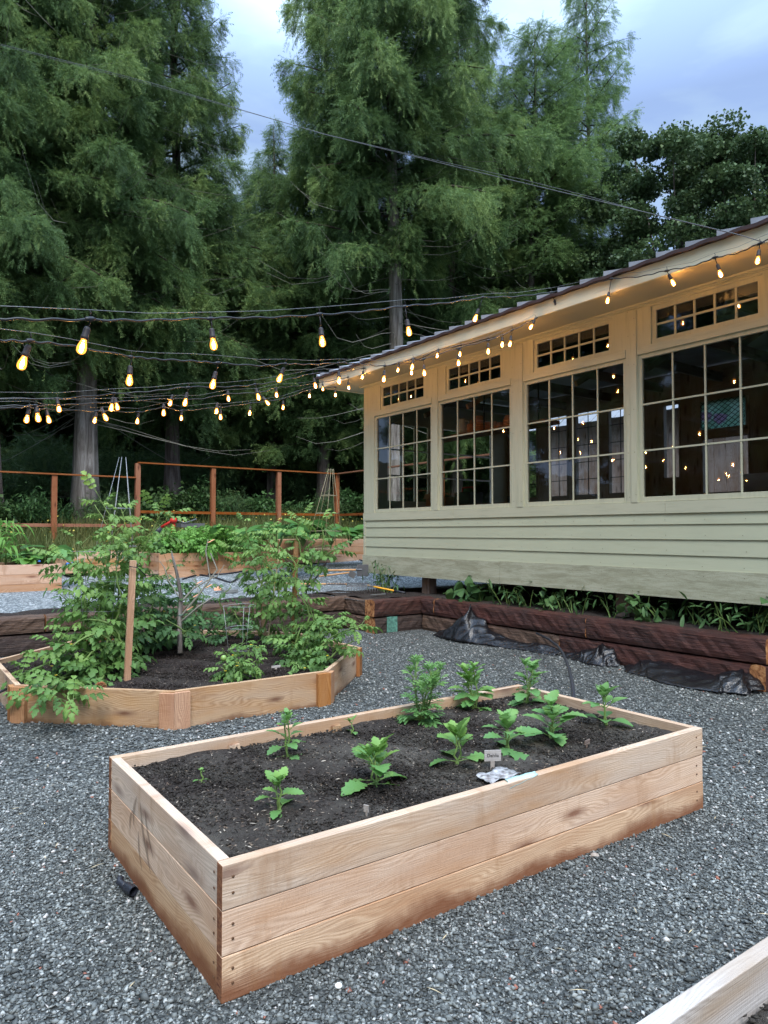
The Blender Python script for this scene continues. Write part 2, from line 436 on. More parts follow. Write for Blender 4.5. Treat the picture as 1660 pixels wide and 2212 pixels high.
def M_soil(name, a, b, dusty):
    t = NT(name); c = t.coord('Object')
    n1 = t.noise(c, 55, 6, .75); n2 = t.noise(c, 2.6, 4, .6); n3 = t.noise(c, 220, 3, .7)
    col = t.ramp(n1, [(.32, a), (.6, b), (.75, tuple(x*1.9 for x in b))])
    col = t.mix(t.math('MULTIPLY', t.ramp(n2, [(.42, 0.), (.62, 1.)]), dusty), col, t.mix(n3, (.04, .036, .03), (.17, .15, .125)))
    sp = t.n('TexVoronoi', Vector=c, Scale=95., Randomness=1.)
    g = t.math('GREATER_THAN', t.n('SeparateColor', Color=sp.outputs['Color']).outputs[1], .94)
    col = t.mix(t.math('MULTIPLY', g, t.ramp(sp.outputs['Distance'], [(.2, 1.), (.4, 0.)])), col, (.36, .3, .24))
    return t.done(t.bsdf(col, .95, t.bump(t.math('ADD', n1, t.math('MULTIPLY', n3, .4)), .9, .02), .15))
m_soil = M_soil('garden_soil', (.019, .016, .014), (.068, .056, .048), .95)
m_soil_dark = M_soil('dark_compost', (.011, .008, .007), (.045, .033, .029), .25)
m_bank = M_soil('bank_soil', (.02, .016, .013), (.07, .055, .045), .4)
def M_chip():
    t = NT('bark_chips'); a = t.n('Attribute', _attribute_name='tint').outputs['Fac']
    return t.done(t.bsdf(t.ramp(a, [(0, (.012, .009, .008)), (.6, (.05, .035, .027)), (.85, (.13, .09, .06)), (1, (.4, .34, .27))]), .85))
m_chip = M_chip()
def M_meadow():
    t = NT('meadow_ground'); c = t.coord('Object'); n = t.noise(c, 6, 5, .7)
    return t.done(t.bsdf(t.ramp(n, [(.3, (.03, .035, .014)), (.6, (.075, .085, .03)), (.8, (.12, .11, .05))]), .9, t.bump(n, .8, .05)))
m_meadow = M_meadow()
m_floor = M_plain('forest_litter', (.022, .022, .012), .95, .1, 0, .5, 3, .5)
m_glass = None
def M_glass():
    t = NT('window_glass')
    fr = t.n('Fresnel', IOR=1.85).outputs[0]
    c = t.coord('Object'); nm = t.bump(t.noise(c, 5, 2), .02, .02)
    gl = t.n('BsdfGlossy', Roughness=.015, Color=(.95, .97, 1, 1), Normal=nm).outputs[0]
    tr = t.n('BsdfTransparent', Color=(.95, .97, .96, 1)).outputs[0]
    return t.done(t.n('MixShader', i0=fr, i1=tr, i2=gl).outputs[0])
m_glass = M_glass()
def M_stained():
    t = NT('stained_glass'); v = t.n('TexVoronoi', Vector=t.coord('Object', (1, 6, 6)), Scale=1.2)
    col = t.ramp(t.n('SeparateColor', Color=v.outputs['Color']).outputs[0], [(0, (.45, .7, .6)), (.5, (.6, .8, .72)), (.85, (.4, .6, .5)), (1, (.55, .45, .6))])
    return t.done(t.n('MixShader', i0=.35, i1=t.n('BsdfTransparent', Color=col).outputs[0], i2=t.n('BsdfTranslucent', Color=col).outputs[0]).outputs[0])
m_stained = M_stained()
m_lead = M_plain('lead_came', (.02, .02, .02), .5)
m_cable = M_plain('black_cable', (.018, .018, .02), .45, .4)
m_socket = M_plain('socket_rubber', (.03, .026, .028), .55, .3)
m_wire = M_plain('galvanised_wire', (.3, .31, .31), .4, .5, .6)
m_power = M_plain('overhead_wire', (.08, .082, .088), .6)
def M_env():
    t = NT('amber_bulb_glass')
    em = t.n('Emission', Color=(1, .37, .055, 1), Strength=2.3).outputs[0]
    tr = t.n('BsdfTransparent', Color=(1, .8, .5, 1)).outputs[0]
    gl = t.n('BsdfGlossy', Roughness=.05).outputs[0]
    a = t.n('MixShader', i0=.5, i1=tr, i2=em).outputs[0]
    return t.done(t.n('MixShader', i0=.06, i1=a, i2=gl).outputs[0])
m_env = M_env()
def M_fil():
    t = NT('glowing_filament'); return t.done(t.n('Emission', Color=(1, .56, .22, 1), Strength=470.).outputs[0])
m_fil = M_fil()
m_bark = None
def M_bark(name, a, b, c):
    t = NT(name); co = t.coord('Object', (4.5, 4.5, .45)); n = t.noise(co, 1.3, 7, .72, .8)
    n2 = t.noise(t.coord('Object'), 1.2, 3)
    col = t.ramp(n, [(.32, c), (.5, b), (.68, a)])
    col = t.mix(t.ramp(n2, [(.5, 0.), (.75, .3)]), col, (.07, .08, .04))
    return t.done(t.bsdf(col, .9, t.bump(n, 1., .06), .15))
m_bark = M_bark('cedar_bark', (.28, .235, .21), (.16, .125, .11), (.05, .035, .03))
m_bark_pale = M_bark('pale_bark', (.48, .44, .4), (.27, .235, .21), (.07, .055, .045))
m_twig = M_plain('twig', (.055, .042, .032), .9, .1)
m_deadtwig = M_plain('dead_twig', (.27, .26, .22), .9, .1)
m_cedar_leaf = M_leaf('cedar_foliage', (0.034, 0.072, 0.03), (0.108, 0.195, 0.066), (0.32, 0.43, 0.135), .28, .6, .45)
m_cedar_dark = M_leaf('dark_conifer_foliage', (0.023, 0.056, 0.026), (0.07, 0.132, 0.05), (0.2, 0.28, 0.09), .25, .6, .45)
m_cedar_light = M_leaf('pale_conifer_foliage', (0.048, 0.1, 0.04), (0.135, 0.235, 0.08), (0.3, 0.42, 0.14), .3, .6, .45)
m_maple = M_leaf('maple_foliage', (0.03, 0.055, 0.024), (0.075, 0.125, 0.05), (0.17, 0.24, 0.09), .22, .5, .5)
m_shrub = M_leaf('shrub_foliage', (0.020, 0.045, 0.016), (0.050, 0.100, 0.030), (0.100, 0.170, 0.050), .3)
m_tomleaf = M_leaf('tomato_leaf', (0.045, 0.1, 0.03), (0.11, 0.215, 0.055), (0.24, 0.38, 0.09), .3, .5)
m_darkleaf = M_leaf('deep_green_leaf', (0.03, 0.075, 0.03), (0.065, 0.145, 0.05), (0.13, 0.24, 0.075), .3, .5)
m_brightleaf = M_leaf('bright_leaf', (.06, .15, .03), (.13, .29, .055), (.24, .44, .09), .35, .5)
m_dahlia = M_leaf('dahlia_leaf', (.06, .16, .05), (.13, .28, .08), (.27, .44, .1), .3, .42)
m_dahlia_b = M_leaf('blue_green_leaf', (0.07, 0.17, 0.06), (0.13, 0.28, 0.09), (0.25, 0.42, 0.12), .3, .45)
m_squash = M_leaf('squash_leaf', (.04, .12, .03), (.09, .22, .05), (.16, .33, .08), .3, .5)
m_stem = M_plain('green_stem', (.14, .22, .06), .55)
m_stem_r = M_plain('brown_stem', (.1, .08, .045), .7)
m_weed = M_leaf('weed_leaf', (.03, .07, .03), (.07, .15, .05), (.14, .25, .08), .3, .5)
def M_plastic():
    t = NT('black_plastic_film'); c = t.coord('Object', (1, 1, 1)); w = t.noise(c, 11, 3, .55, 2.2)
    h = t.math('ABSOLUTE', t.math('SUBTRACT', w, .5))
    return t.done(t.bsdf((.0065, .0065, .008), .27, t.bump(h, .5, .03), .5))
m_plastic = M_plastic()
m_terra = M_plain('terracotta', (.75, .33, .18), .8, .2, 0, .15, 20)
m_white = M_plain('white_enamel', (.8, .8, .76), .35, .4)
m_red = M_plain('red_paint', (.55, .03, .02), .4, .4)
m_black = M_plain('black_plastic', (.02, .022, .03), .45, .4)
m_yellow = M_plain('yellow_fibreglass', (.75, .36, .02), .4, .4)
m_handle = M_plain('ash_handle', (.55, .3, .13), .5, .3)
m_steel = M_plain('worn_steel', (.17, .17, .17), .5, .5, .5)
m_card = M_plain('cardboard', (.3, .19, .11), .85)
m_greybox = M_plain('grey_box', (.38, .37, .4), .7)
m_blue = M_plain('blue_tarp', (.04, .16, .5), .5)
m_teal = M_plain('teal_paint', (.10, .24, .19), .8, .2, 0, .5, 30, .5)
m_peach = M_plain('peach_leaf', (.6, .28, .16), .7)
m_bamboo = M_plain('bamboo', (.42, .35, .2), .6)
# ---------------------------------------------------------------- ground sheets
def sheet(name, poly, z, mat, kind='structure'):
    m = MB(); b = len(m.v)
    for x, y in poly: m.v.append(Vector((x, y, z)))
    m.face(range(len(poly)), [(x, y) for x, y in poly])
    o = m.build(name, mat); o['kind'] = kind; return o
sheet('ground', [(-120, -120), (160, -120), (160, 200), (-120, 200)], -.03, m_gravel)
def grid(name, xs, ys, zf, mat, keep=None, kind='structure', skirt=None):
    xs = list(xs); ys = list(ys); V = [(x, y, zf(x, y)) for y in ys for x in xs]; Fc = []
    nx = len(xs)
    for j in range(len(ys)-1):
        for i in range(nx-1):
            if keep and not keep((xs[i]+xs[i+1])/2, (ys[j]+ys[j+1])/2): continue
            a = j*nx+i; Fc.append((a, a+1, a+nx+1, a+nx))
    o = np_obj(name, V, Fc, mat, smooth=True); o['kind'] = kind; return o
def wob(x, y, s, a): return a*(math.sin(x*s+1.3)*math.cos(y*s*1.2)+.5*math.sin(x*s*2.3+y*s*1.9))
grid('gravel_yard', np.arange(-7, 6.71, .18), np.arange(-5, 9.15, .18), lambda x, y: wob(x, y, 1.5, .008)+(.07 if False else 0)+max(0, (x-9)*0)+max(0, min(.09, (3.2-x)*.03))*max(0, min(1, (y-8.4)*1.3)), m_gravel)
# terrace behind the railroad ties
xs = sorted(set([-16+.5*i for i in range(75)]+[5.78, 6.7, 6.9, 10.3])); ys = sorted(set([8.4+.4*i for i in range(30)]+[9.2, 8.42, 20.5]))
def on_terrace(x, y):
    if y > 20.5: return False
    return y > 9.2 or (x > 5.78 and y > 8.42) or x > 6.7
grid('gravel_terrace', xs, [y for y in ys if y <= 17.6], lambda x, y: terr(x, y)-.0, m_gravel_far, lambda x, y: on_terrace(x, y) and y > 8.42)
# soil bank behind the ties and below the shed
def bank_z(x, y): return .455+wob(x, y, 4, .018)+(.03 if x > 6.9 else 0)
grid('soil_bank', [6.84+.15*i for i in range(30)], [-4+.3*i for i in range(45)], lambda x, y: bank_z(x, y), m_bank, lambda x, y: y < 9.2)
grid('compost_bed', [5.84+.12*i for i in range(18)], [8.5+.14*i for i in range(15)], lambda x, y: .475+wob(x, y, 5, .02)-.05*max(0, y-9.8), m_soil_dark, lambda x, y: y < 10.3)
grid('soil_strip', [-6+.2*i for i in range(60)], [9.3+.12*i for i in range(7)], lambda x, y: .462+wob(x, y, 5, .012)-.02*max(0, y-9.8), m_soil_dark, lambda x, y: True)
grid('meadow', np.arange(-22, 30, .8), np.arange(16.9, 26.5, .8), lambda x, y: terr(x, y)+.006+wob(x, y, 2, .03), m_meadow)
grid('forest_floor', np.arange(-45, 60.1, 2.5), np.arange(25.8, 74, 2.5), lambda x, y: terr(x, y)+wob(x, y, .6, .15)+.05, m_floor)
# ---------------------------------------------------------------- gravel stones
def stones(nm, n, region, smin, smax, seed):
    r = np.random.default_rng(seed)
    P = region(r, n); n = len(P)
    base = np.array([(1, 0, 0), (-1, 0, 0), (0, 1, 0), (0, -1, 0), (0, 0, 1), (0, 0, -1)], 'f')
    Fc = np.array([(0, 2, 4), (2, 1, 4), (1, 3, 4), (3, 0, 4), (2, 0, 5), (1, 2, 5), (3, 1, 5), (0, 3, 5)], 'i')
    V = base[None]*np.stack([r.uniform(.7, 1.3, n), r.uniform(.5, 1., n), r.uniform(.28, .6, n)], 1)[:, None, :]
    V = V+r.normal(0, .22, (n, 6, 3))
    s = (smin+(smax-smin)*r.random(n)**1.8)
    a = r.uniform(0, 6.283, n); tl = r.normal(0, .35, n)
    ca, sa, ct, st = np.cos(a), np.sin(a), np.cos(tl), np.sin(tl); Z = np.zeros(n); O = np.ones(n)
    Rz = np.stack([np.stack([ca, -sa, Z], 1), np.stack([sa, ca, Z], 1), np.stack([Z, Z, O], 1)], 1)
    Rx = np.stack([np.stack([O, Z, Z], 1), np.stack([Z, ct, -st], 1), np.stack([Z, st, ct], 1)], 1)
    M = (Rz@Rx)*s[:, None, None]
    W = np.einsum('nij,nkj->nki', M, V)+P[:, None, :]
    FF = (Fc[None]+(np.arange(n)*6)[:, None, None]).reshape(-1, 3)
    tint = np.clip(r.beta(1.15, 1.5, n)*.95+np.where(r.random(n) < .05, .35, 0), 0, .98)
    tint[r.random(n) < .004] = 1.
    return W.reshape(-1, 3), FF, np.repeat(tint, 6)
FW = (-math.sin(YAW), math.cos(YAW)); RT = (math.cos(YAW), math.sin(YAW))
def in_oct(x, y, g=0):
    cx, cy, a = 2.45, 6.74, 1.57+g
    dx, dy = abs(x-cx), abs(y-cy)
    return (dx < a) & (dy < a) & (dx+dy < a*1.414)
def view_region(d0, d1, z):
    def f(r, n):
        d = np.sqrt(r.uniform(d0*d0, d1*d1, n)); l = r.uniform(-.66, .66, n)*d
        x = FW[0]*d+RT[0]*l; y = FW[1]*d+RT[1]*l
        ok = ~((x > .89) & (x < 3.555) & (y > 2.105) & (y < 3.415)) & ~((x > .2) & (x < 4) & (y < .93) & (y > -.3)) & ~in_oct(x, y) & (x < 6.58) & (y < 9.08) & ~((x > 5.7) & (y > 8.25))
        x, y = x[ok], y[ok]
        return np.stack([x, y, z+.004*r.random(len(x))+np.array([wob(a, b, 1.5, .008) for a, b in zip(x, y)])], 1)
    return f
parts = [stones('a', 95000, view_region(1.15, 4.2, .001), .005, .0135, 1), stones('b', 70000, view_region(4.2, 10.2, .003), .009, .017, 2),
         stones('c', 2600, view_region(1.2, 6, .006), .011, .02, 3)]
V, Fc, T = joinp(parts)
o = np_obj('gravel', V, Fc, m_stone, tint=T); props(o, 'loose grey crushed stone gravel covering the yard between the beds', 'gravel', kind='stuff')
def clods(name, label, n, x0, x1, y0, y1, z, mat, seed, smin=.003, smax=.011, test=None):
    def reg(r, n):
        P = np.stack([r.uniform(x0, x1, n), r.uniform(y0, y1, n), np.full(n, z)+r.normal(0, .004, n)], 1)
        if test is not None: P = P[test(P[:, 0], P[:, 1])]
        return P
    V, Fc, T = stones('c', n, reg, smin, smax, seed); return props(np_obj(name, V, Fc, mat, tint=T), label, 'soil crumbs', kind='stuff')
# dry straw bits lying on the gravel
def litter(nm, n, region, mat, lmin, lmax, w, seed, label, cat, bend=.2, up=.0):
    r = np.random.default_rng(seed); P = region(r, n); n = len(P)
    tp = (np.array([(-.5, 0, 0), (-.1, .5, .12), (-.1, -.5, .1), (.5, 0, 0), (.15, .45, .1), (.15, -.5, .12)], 'f'), np.array([(0, 2, 1), (1, 2, 5), (1, 5, 4), (4, 5, 3)], 'i'))
    d = np.stack([r.normal(size=n), r.normal(size=n), r.normal(0, bend, n)], 1); L = r.uniform(lmin, lmax, n)
    u = np.stack([r.normal(0, .3, n), r.normal(0, .3, n), np.ones(n)], 1)
    M = frames(d, u, np.stack([L, w*L**0*np.ones(n), L*.4], 1))
    W, FF, TT = inst(tp, M, P, r.random(n)); o = np_obj(nm, W, FF, mat, tint=TT)
    return props(o, label, cat, kind='stuff')
t_ = NT('straw'); m_straw = t_.done(t_.bsdf((.5, .4, .24), .8))
litter('straw_litter', 90, view_region(1.5, 5, .014), m_straw, .02, .09, .0035, 9, 'dry straw bits scattered over the gravel', 'straw', .05)
# ---------------------------------------------------------------- raised beds
def soil(name, label, poly, z, mat, n_chip, seed, amp=.012):
    xs = [p[0] for p in poly]; ys = [p[1] for p in poly]
    x0, x1, y0, y1 = min(xs), max(xs), min(ys), max(ys)
    def inside(x, y):
        c = True
        for i in range(len(poly)):
            a = poly[i]; b = poly[(i+1) % len(poly)]
            if (b[0]-a[0])*(y-a[1])-(b[1]-a[1])*(x-a[0]) < 0: c = False
        return c
    st = max(.02, (x1-x0)/90)
    gx = np.arange(x0, x1+st*.9, st); gy = np.arange(y0, y1+st*.9, st)
    rr = np.random.default_rng(seed)
    zz = {}
    def zf(x, y):
        e = min(x-x0, x1-x, y-y0, y1-y)
        return z+amp*(math.sin(x*5.1+seed)*math.cos(y*6.3)+.6*math.sin(x*13+y*9+seed))+rr.normal(0, .0028)-.0*e
    o = grid(name, gx, gy, zf, mat, lambda x, y: inside(x, y), 'stuff')
    props(o, label, 'soil')
    if n_chip:
        def reg(r, n):
            P = np.stack([r.uniform(x0+.02, x1-.02, n), r.uniform(y0+.02, y1-.02, n)], 1)
            P = np.array([p for p in P if inside(*p)])
            zc = z+amp*(np.sin(P[:, 0]*5.1+seed)*np.cos(P[:, 1]*6.3)+.6*np.sin(P[:, 0]*13+P[:, 1]*9+seed))+.001
            return np.concatenate([P, zc[:, None]], 1)
        litter(name.replace('soil', 'mulch')+'_chips' if 'soil' in name else name+'_chips', n_chip, reg, m_chip, .006, .03, .0055, seed+1, 'bark and pumice crumbs over the '+label, 'mulch', .25)
    return o
class BoxBed:
    def __init__(s, name, label, x0, x1, y0, y1, z0, zt, nb, th=.04, mats=None, topmat=None, group=None, capmat=None, posts=True, endm=None):
        t = s.t = thing(name, label, 'raised bed', ((x0+x1)/2, (y0+y1)/2, z0), group)
        h = (zt-z0)/nb; mats = mats or [m_cedar]
        for k in range(nb):
            a = z0+k*h+(.0015 if k else 0); b = z0+(k+1)*h-.0015
            mt = mats[min(k, len(mats)-1)]
            j = lambda: random.uniform(-.0015, .0015)
            for (xa, xb, ya, yb, ax) in ((x0+j(), x1, y0+j(), y0+th, 'x'), (x0, x1, y1-th, y1, 'x'), (x0+j()+.002, x0+th, y0+th+.001, y1-th-.001, 'y'), (x1-th, x1+j()-.002, y0+th+.001, y1-th-.001, 'y')):
                m = MB(); m.box(xa, xb, ya, yb, a, b, ax, 0, 1 if endm else None); m.build('board', [mt, endm] if endm else mt, t, bevel=.0025)
        if posts:
            for (x, y) in ((x0+th, y0+th), (x1-th-.085, y0+th), (x0+th, y1-th-.085), (x1-th-.085, y1-th-.085)):
                m = MB(); m.box(x+.001, x+.085, y+.001, y+.084, z0+.02, zt-.09, 'z'); m.build('corner_post', m_cedar_post, t)
# the front bed
FB = BoxBed('raised_bed', 'long pale cedar raised bed in the foreground with young leafy dahlias', .885, 3.56, 2.10, 3.42, 0, .421, 3, .042, [m_cedar_warm, m_cedar, m_cedar_top], endm=m_endgrain)
# screw heads in the corners
m = MB()
for z in (.055, .1, .19, .235, .33, .38):
    m.lathe((.92, 2.0985, z), [(.0045, 0), (.0045, .002), (.002, .0022)], 8, axis=(0, -1, 0)); m.lathe((3.5, 2.0985, z), [(.0045, 0), (.0045, .002), (.002, .0022)], 8, axis=(0, -1, 0))
    m.lathe((.8835, 2.16, z), [(.0045, 0), (.0045, .002)], 8, axis=(-1, 0, 0)); m.lathe((.8835, 3.37, z), [(.0045, 0), (.0045, .002)], 8, axis=(-1, 0, 0))
m.build('screw_heads', M_plain('rusty_screw', (.12, .06, .03), .6), FB.t)
# leaf shaped smudges on the left end boards
t_ = NT('board_smudge'); m_smudge = t_.done(t_.n('MixShader', i0=.42, i1=t_.n('BsdfTransparent').outputs[0], i2=t_.bsdf((.16, .11, .07), .8)).outputs[0])
for (v0, z0, v1, z1, w) in ((2.98, .37, 3.02, .24, .026), (2.93, .36, 2.83, .17, .03), (2.87, .35, 2.76, .2, .024), (2.95, .24, 2.9, .1, .022), (3.03, .30, 3.07, .2, .02), (2.84, .25, 2.79, .13, .018)):
    m = MB(); n = 9
    for i in range(n+1):
        s = i/n; y = v0+(v1-v0)*s+.018*math.sin(math.pi*s); z = z0+(z1-z0)*s; ww = w*.5*math.sin(math.pi*(.04+.92*s))+.001
        m.v += [Vector((.8822, y-ww, z)), Vector((.8822, y+ww, z))]
    for i in range(n): m.face((2*i, 2*i+1, 2*i+3, 2*i+2))
    m.build('smudge', m_smudge, FB.t)
# middle cleats seen against the back board
for x in (1.45, 2.05):
    m = MB(); m.box(x, x+.055, 3.358, 3.3775, .2, .385, 'z'); m.build('cleat', m_cedar_oct, FB.t)
soil('front_bed_soil', 'dark crumbly soil filling the long foreground bed', [(.928, 2.143), (3.517, 2.143), (3.517, 3.377), (.928, 3.377)], .365, m_soil, 7000, 11, .010)
clods('soil_crumbs', 'loose soil crumbs on top of the foreground bed', 26000, .935, 3.51, 2.15, 3.37, .366, m_soil, 61)
# near bed in the corner of the picture
NB = BoxBed('raised_bed', 'weathered grey edged raised bed cut off by the lower right corner', .75, 3.65, -.35, .945, 0, .407, 3, .042, [m_cedar_warm, m_cedar, m_cap])
soil('corner_bed_soil', 'dark soil inside the bed at the lower right corner', [(.793, -.3), (3.607, -.3), (3.607, .895), (.793, .895)], .31, m_soil, 2500, 21, .012)
clods('soil_crumbs', 'loose soil crumbs in the lower right corner bed', 9000, 1.0, 3.6, .2, .89, .312, m_soil, 62)
# octagonal bed
OC = [(1.80, 5.17), (3.10, 5.17), (4.02, 6.09), (4.02, 7.39), (3.10, 8.31), (1.80, 8.31), (.88, 7.39), (.88, 6.09)]
t = thing('octagonal_raised_bed', 'eight sided low cedar raised bed full of tomato plants', 'raised bed', (2.45, 6.74, 0))
for i in range(8):
    a = Vector((*OC[i], 0)); b = Vector((*OC[(i+1) % 8], 0)); d = (b-a).normalized(); inn = Vector((-d.y, d.x, 0))
    m = MB(); th = .04; cut = th*math.tan(R(22.5)); z0, z1 = 0, .282+random.uniform(-.002, .002)
    P = [a, b, b+inn*th-d*cut, a+inn*th+d*cut]; bI = len(m.v); uo = (random.uniform(0, 40), random.uniform(0, 40)); L = (b-a).length
    for z in (z0, z1):
        for p in P: m.v.append(Vector((p.x, p.y, z)))
    ux = [0, L, L-cut, cut]; uy = [0, 0, th, th]
    for k in range(4):
        k2 = (k+1) % 4
        m.face((bI+k, bI+k2, bI+4+k2, bI+4+k), [(ux[k]+uo[0], uo[1]), (ux[k2]+uo[0], uo[1]), (ux[k2]+uo[0], uo[1]+z1), (ux[k]+uo[0], uo[1]+z1)])
    m.face([bI+4+k for k in range(4)], [(ux[k]+uo[0]+7, uy[k]+uo[1]) for k in range(4)])
    m.face([bI+k for k in range(4)][::-1], [(ux[k], uy[k]) for k in range(4)][::-1])
    m.build('board', m_cedar_oct, t, bevel=.002)
    # corner blocks outside vertex a: one piece on each side of the corner
    pd = (Vector((*OC[i-1], 0))-a).normalized(); on = -inn
    for dd, side in ((d, on), (pd, Vector((-pd.y, pd.x, 0)))):
        # board of 10 cm width running from the corner along dd
        c = a+side*.002; ct = .036*math.tan(R(22.5))
        P = [c-dd*.0, c+dd*.105, c+dd*.105+side*.036, c-dd*(ct)+side*.036]
        m = MB(); bI = 0; uo = (random.uniform(0, 40), random.uniform(0, 40)); zz = .272+random.uniform(-.003, .003)
        for z in (0.0, zz):
            for p in P: m.v.append(Vector((p.x, p.y, z)))
        w = [0, .105, .105, 0]; w2 = [0, 0, .036, .036]
        for k in range(4):
            k2 = (k+1) % 4
            m.face((k, k2, 4+k2, 4+k), [(uo[0], w[k]+w2[k]+uo[1]), (uo[0], w[k2]+w2[k2]+uo[1]), (uo[0]+zz, w[k2]+w2[k2]+uo[1]), (uo[0]+zz, w[k]+w2[k]+uo[1])])
        m.face((4, 5, 6, 7), [(w2[k]+uo[0]+5, w[k]+uo[1]) for k in range(4)]); m.face((3, 2, 1, 0))
        n_ = (m.v[1]-m.v[0]).cross(m.v[4]-m.v[0])
        o = m.build('corner_block', m_cedar_post, t)
        bm_ = o.data; 
soil('octagonal_bed_soil', 'dark moist compost inside the eight sided tomato bed', [(x-(x-2.45)*.03, y-(y-6.74)*.03) for x, y in OC], .232, m_soil_dark, 5000, 31, .014)
clods('soil_crumbs', 'loose compost crumbs in the octagonal bed', 22000, .95, 3.95, 5.25, 8.2, .233, m_soil_dark, 63, .005, .016, test=lambda x, y: in_oct(x, y, -.06))
# far beds on the terrace
far = [('pale cedar raised bed on the terrace behind the octagonal bed, cut by the left edge', -1.4, 2.62, 13.3, 14.55, .44, .905),
       ('pink cedar raised bed overflowing with potato plants', 4.47, 7.2, 13.8, 15.1, None, 1.04),
       ('pink cedar raised bed ending behind the corner of the green shed', 6.75, 9.6, 14.0, 15.3, .79, 1.29)]
for lb, x0, x1, y0, y1, z0, z1 in far:
    if z0 is None: z0 = .565
    BoxBed('raised_bed', lb, x0, x1, y0, y1, z0-.03, z1, 3, .04, [m_cedar_far], group='raised beds on the upper terrace', posts=False)
    soil('terrace_bed_soil', 'soil in the '+lb.split(',')[0], [(x0+.05, y0+.05), (x1-.05, y0+.05), (x1-.05, y1-.05), (x0+.05, y1-.05)], z1-.06, m_soil_dark, 0, 41)
# a lower planter behind the potato bed, greyer
BoxBed('raised_bed', 'small orange cedar bed tucked behind the left end of the potato bed', 3.1, 4.3, 15.4, 16.4, .62, 1.05, 3, .04, [m_cedar_warm], group='raised beds on the upper terrace', posts=False)
soil('terrace_bed_soil', 'soil in the small orange bed behind the potato bed', [(3.15, 15.45), (4.25, 15.45), (4.25, 16.35), (3.15, 16.35)], .99, m_soil_dark, 0, 43)
# ---------------------------------------------------------------- railroad ties
def tie(p0, p1, h, dpt, mat, label, seed, endm=None, inward=(0, 1)):
    """rough squared timber from p0 to p1 (bottom outer edge); depth dpt towards inward"""
    p0 = Vector(p0); p1 = Vector(p1); d = (p1-p0); L = d.length; d.normalize(); inn = Vector((*inward, 0)); up = Vector((0, 0, 1))
    n = max(4, int(L/.05)); r = random.Random(seed); m = MB()
    prof = []; K = 5
    for k in range(K): prof.append((k/K, 0))       # outer face going up (u: up, w: depth)
    for k in range(3): prof.append((1, k/3))
    for k in range(K): prof.append((1-k/K, 1))
    for k in range(3): prof.append((0, 1-k/3))
    ph = [r.uniform(0, 6) for _ in range(8)]; uo = (r.uniform(0, 30), r.uniform(0, 30))
    def nz(x, q): return .004*math.sin(x*7+ph[0]+q*5)+.003*math.sin(x*19+ph[1]+q*11)+.003*math.sin(x*43+ph[2]+q*17)+r.uniform(-.0025, .0025)
    P = len(prof); base = Vector((0, 0, 0)); per = []
    acc = 0
    for q, (a, w) in enumerate(prof):
        per.append(acc); a2, w2 = prof[(q+1) % P]; acc += math.hypot((a2-a)*h, (w2-w)*dpt)
    for i in range(n+1):
        x = L*i/n
        for q, (a, w) in enumerate(prof):
            rr = .012 if (a in (0, 1) and w in (0, 1)) else 0
            aa = a*h; ww = w*dpt
            if a == 1: aa -= rr
            if a == 0: aa += 0
            if w == 0 and rr: ww += rr
            k = nz(x, q)
            if a == 1: aa -= abs(k)*1.2
            if w == 0 and 0 < a < 1: ww += k
            m.v.append(p0+d*x+up*aa+inn*ww)
    for i in range(n):
        for q in range(P):
            q2 = (q+1) % P; v0 = per[q]; v1 = per[q2] if q2 else acc
            m.face((i*P+q, i*P+q2, (i+1)*P+q2, (i+1)*P+q), [(uo[0]+L*i/n, v0+uo[1]), (uo[0]+L*i/n, v1+uo[1]), (uo[0]+L*(i+1)/n, v1+uo[1]), (uo[0]+L*(i+1)/n, v0+uo[1])], 0, False)
    m.face([q for q in range(P)][::-1], None, 1); m.face([n*P+q for q in range(P)], None, 1)
    o = m.build('railroad_tie', [mat, endm or m_tieend]); fix_normals(o)
    return props(o, label, 'railroad tie', 'railroad ties of the retaining wall')
def fix_normals(o):
    import bmesh
    bm = bmesh.new(); bm.from_mesh(o.data); bmesh.ops.recalc_face_normals(bm, faces=bm.faces); bm.to_mesh(o.data); bm.free()
E = .006
tie((6.6, 3.27, .247), (6.6, 5.285, .247), .24, .25, m_tie_red, 'long reddish black top tie at the right end of the wall', 1, inward=(1, 0))
tie((6.6, 5.295, .247), (6.6, 8.0, .247), .24, .25, m_tie_red, 'reddish tie on top of the wall, above the tall fold of black plastic', 2, inward=(1, 0))
tie((6.615, 5.69, 0), (6.615, 8.29, 0), .24, .25, m_tie_brown, 'brown foot tie behind the tall fold of black plastic', 3, inward=(1, 0))
tie((6.61, 3.42, 0), (6.61, 5.68, 0), .24, .25, m_tie_red, 'orange brown tie at the right foot of the wall', 4, inward=(1, 0))
tie((6.59, 3.41, 0), (7.3, 3.41, 0), .24, .14, m_tie_red, 'short tie turned end on at the lower right end of the wall', 5, inward=(0, -1))
tie((5.77, 8.32, .247), (6.85, 8.32, .247), .24, .24, m_tie_red, 'reddish top tie on the short jog of the wall', 6)
tie((5.79, 8.335, 0), (6.85, 8.335, 0), .24, .24, m_tie_dark, 'dark lower tie on the short jog with a patch of teal paint', 7)
tie((6.605, 8.02, .247), (6.605, 8.31, .247), .236, .2, m_tie_red, 'short reddish block on top at the inner corner of the wall', 8, inward=(1, 0))
tie((5.785, 8.575, .247), (5.785, 9.35, .247), .23, .22, m_tie_brown, 'short brown top tie left of the outer corner of the wall', 9, inward=(1, 0))
tie((5.79, 8.585, 0), (5.79, 9.35, 0), .24, .22, m_tie_brown, 'short brown lower tie left of the outer corner of the wall', 10, inward=(1, 0))
XX = [5.77, 4.25, 1.62, -1.0, -3.6, -6.2]
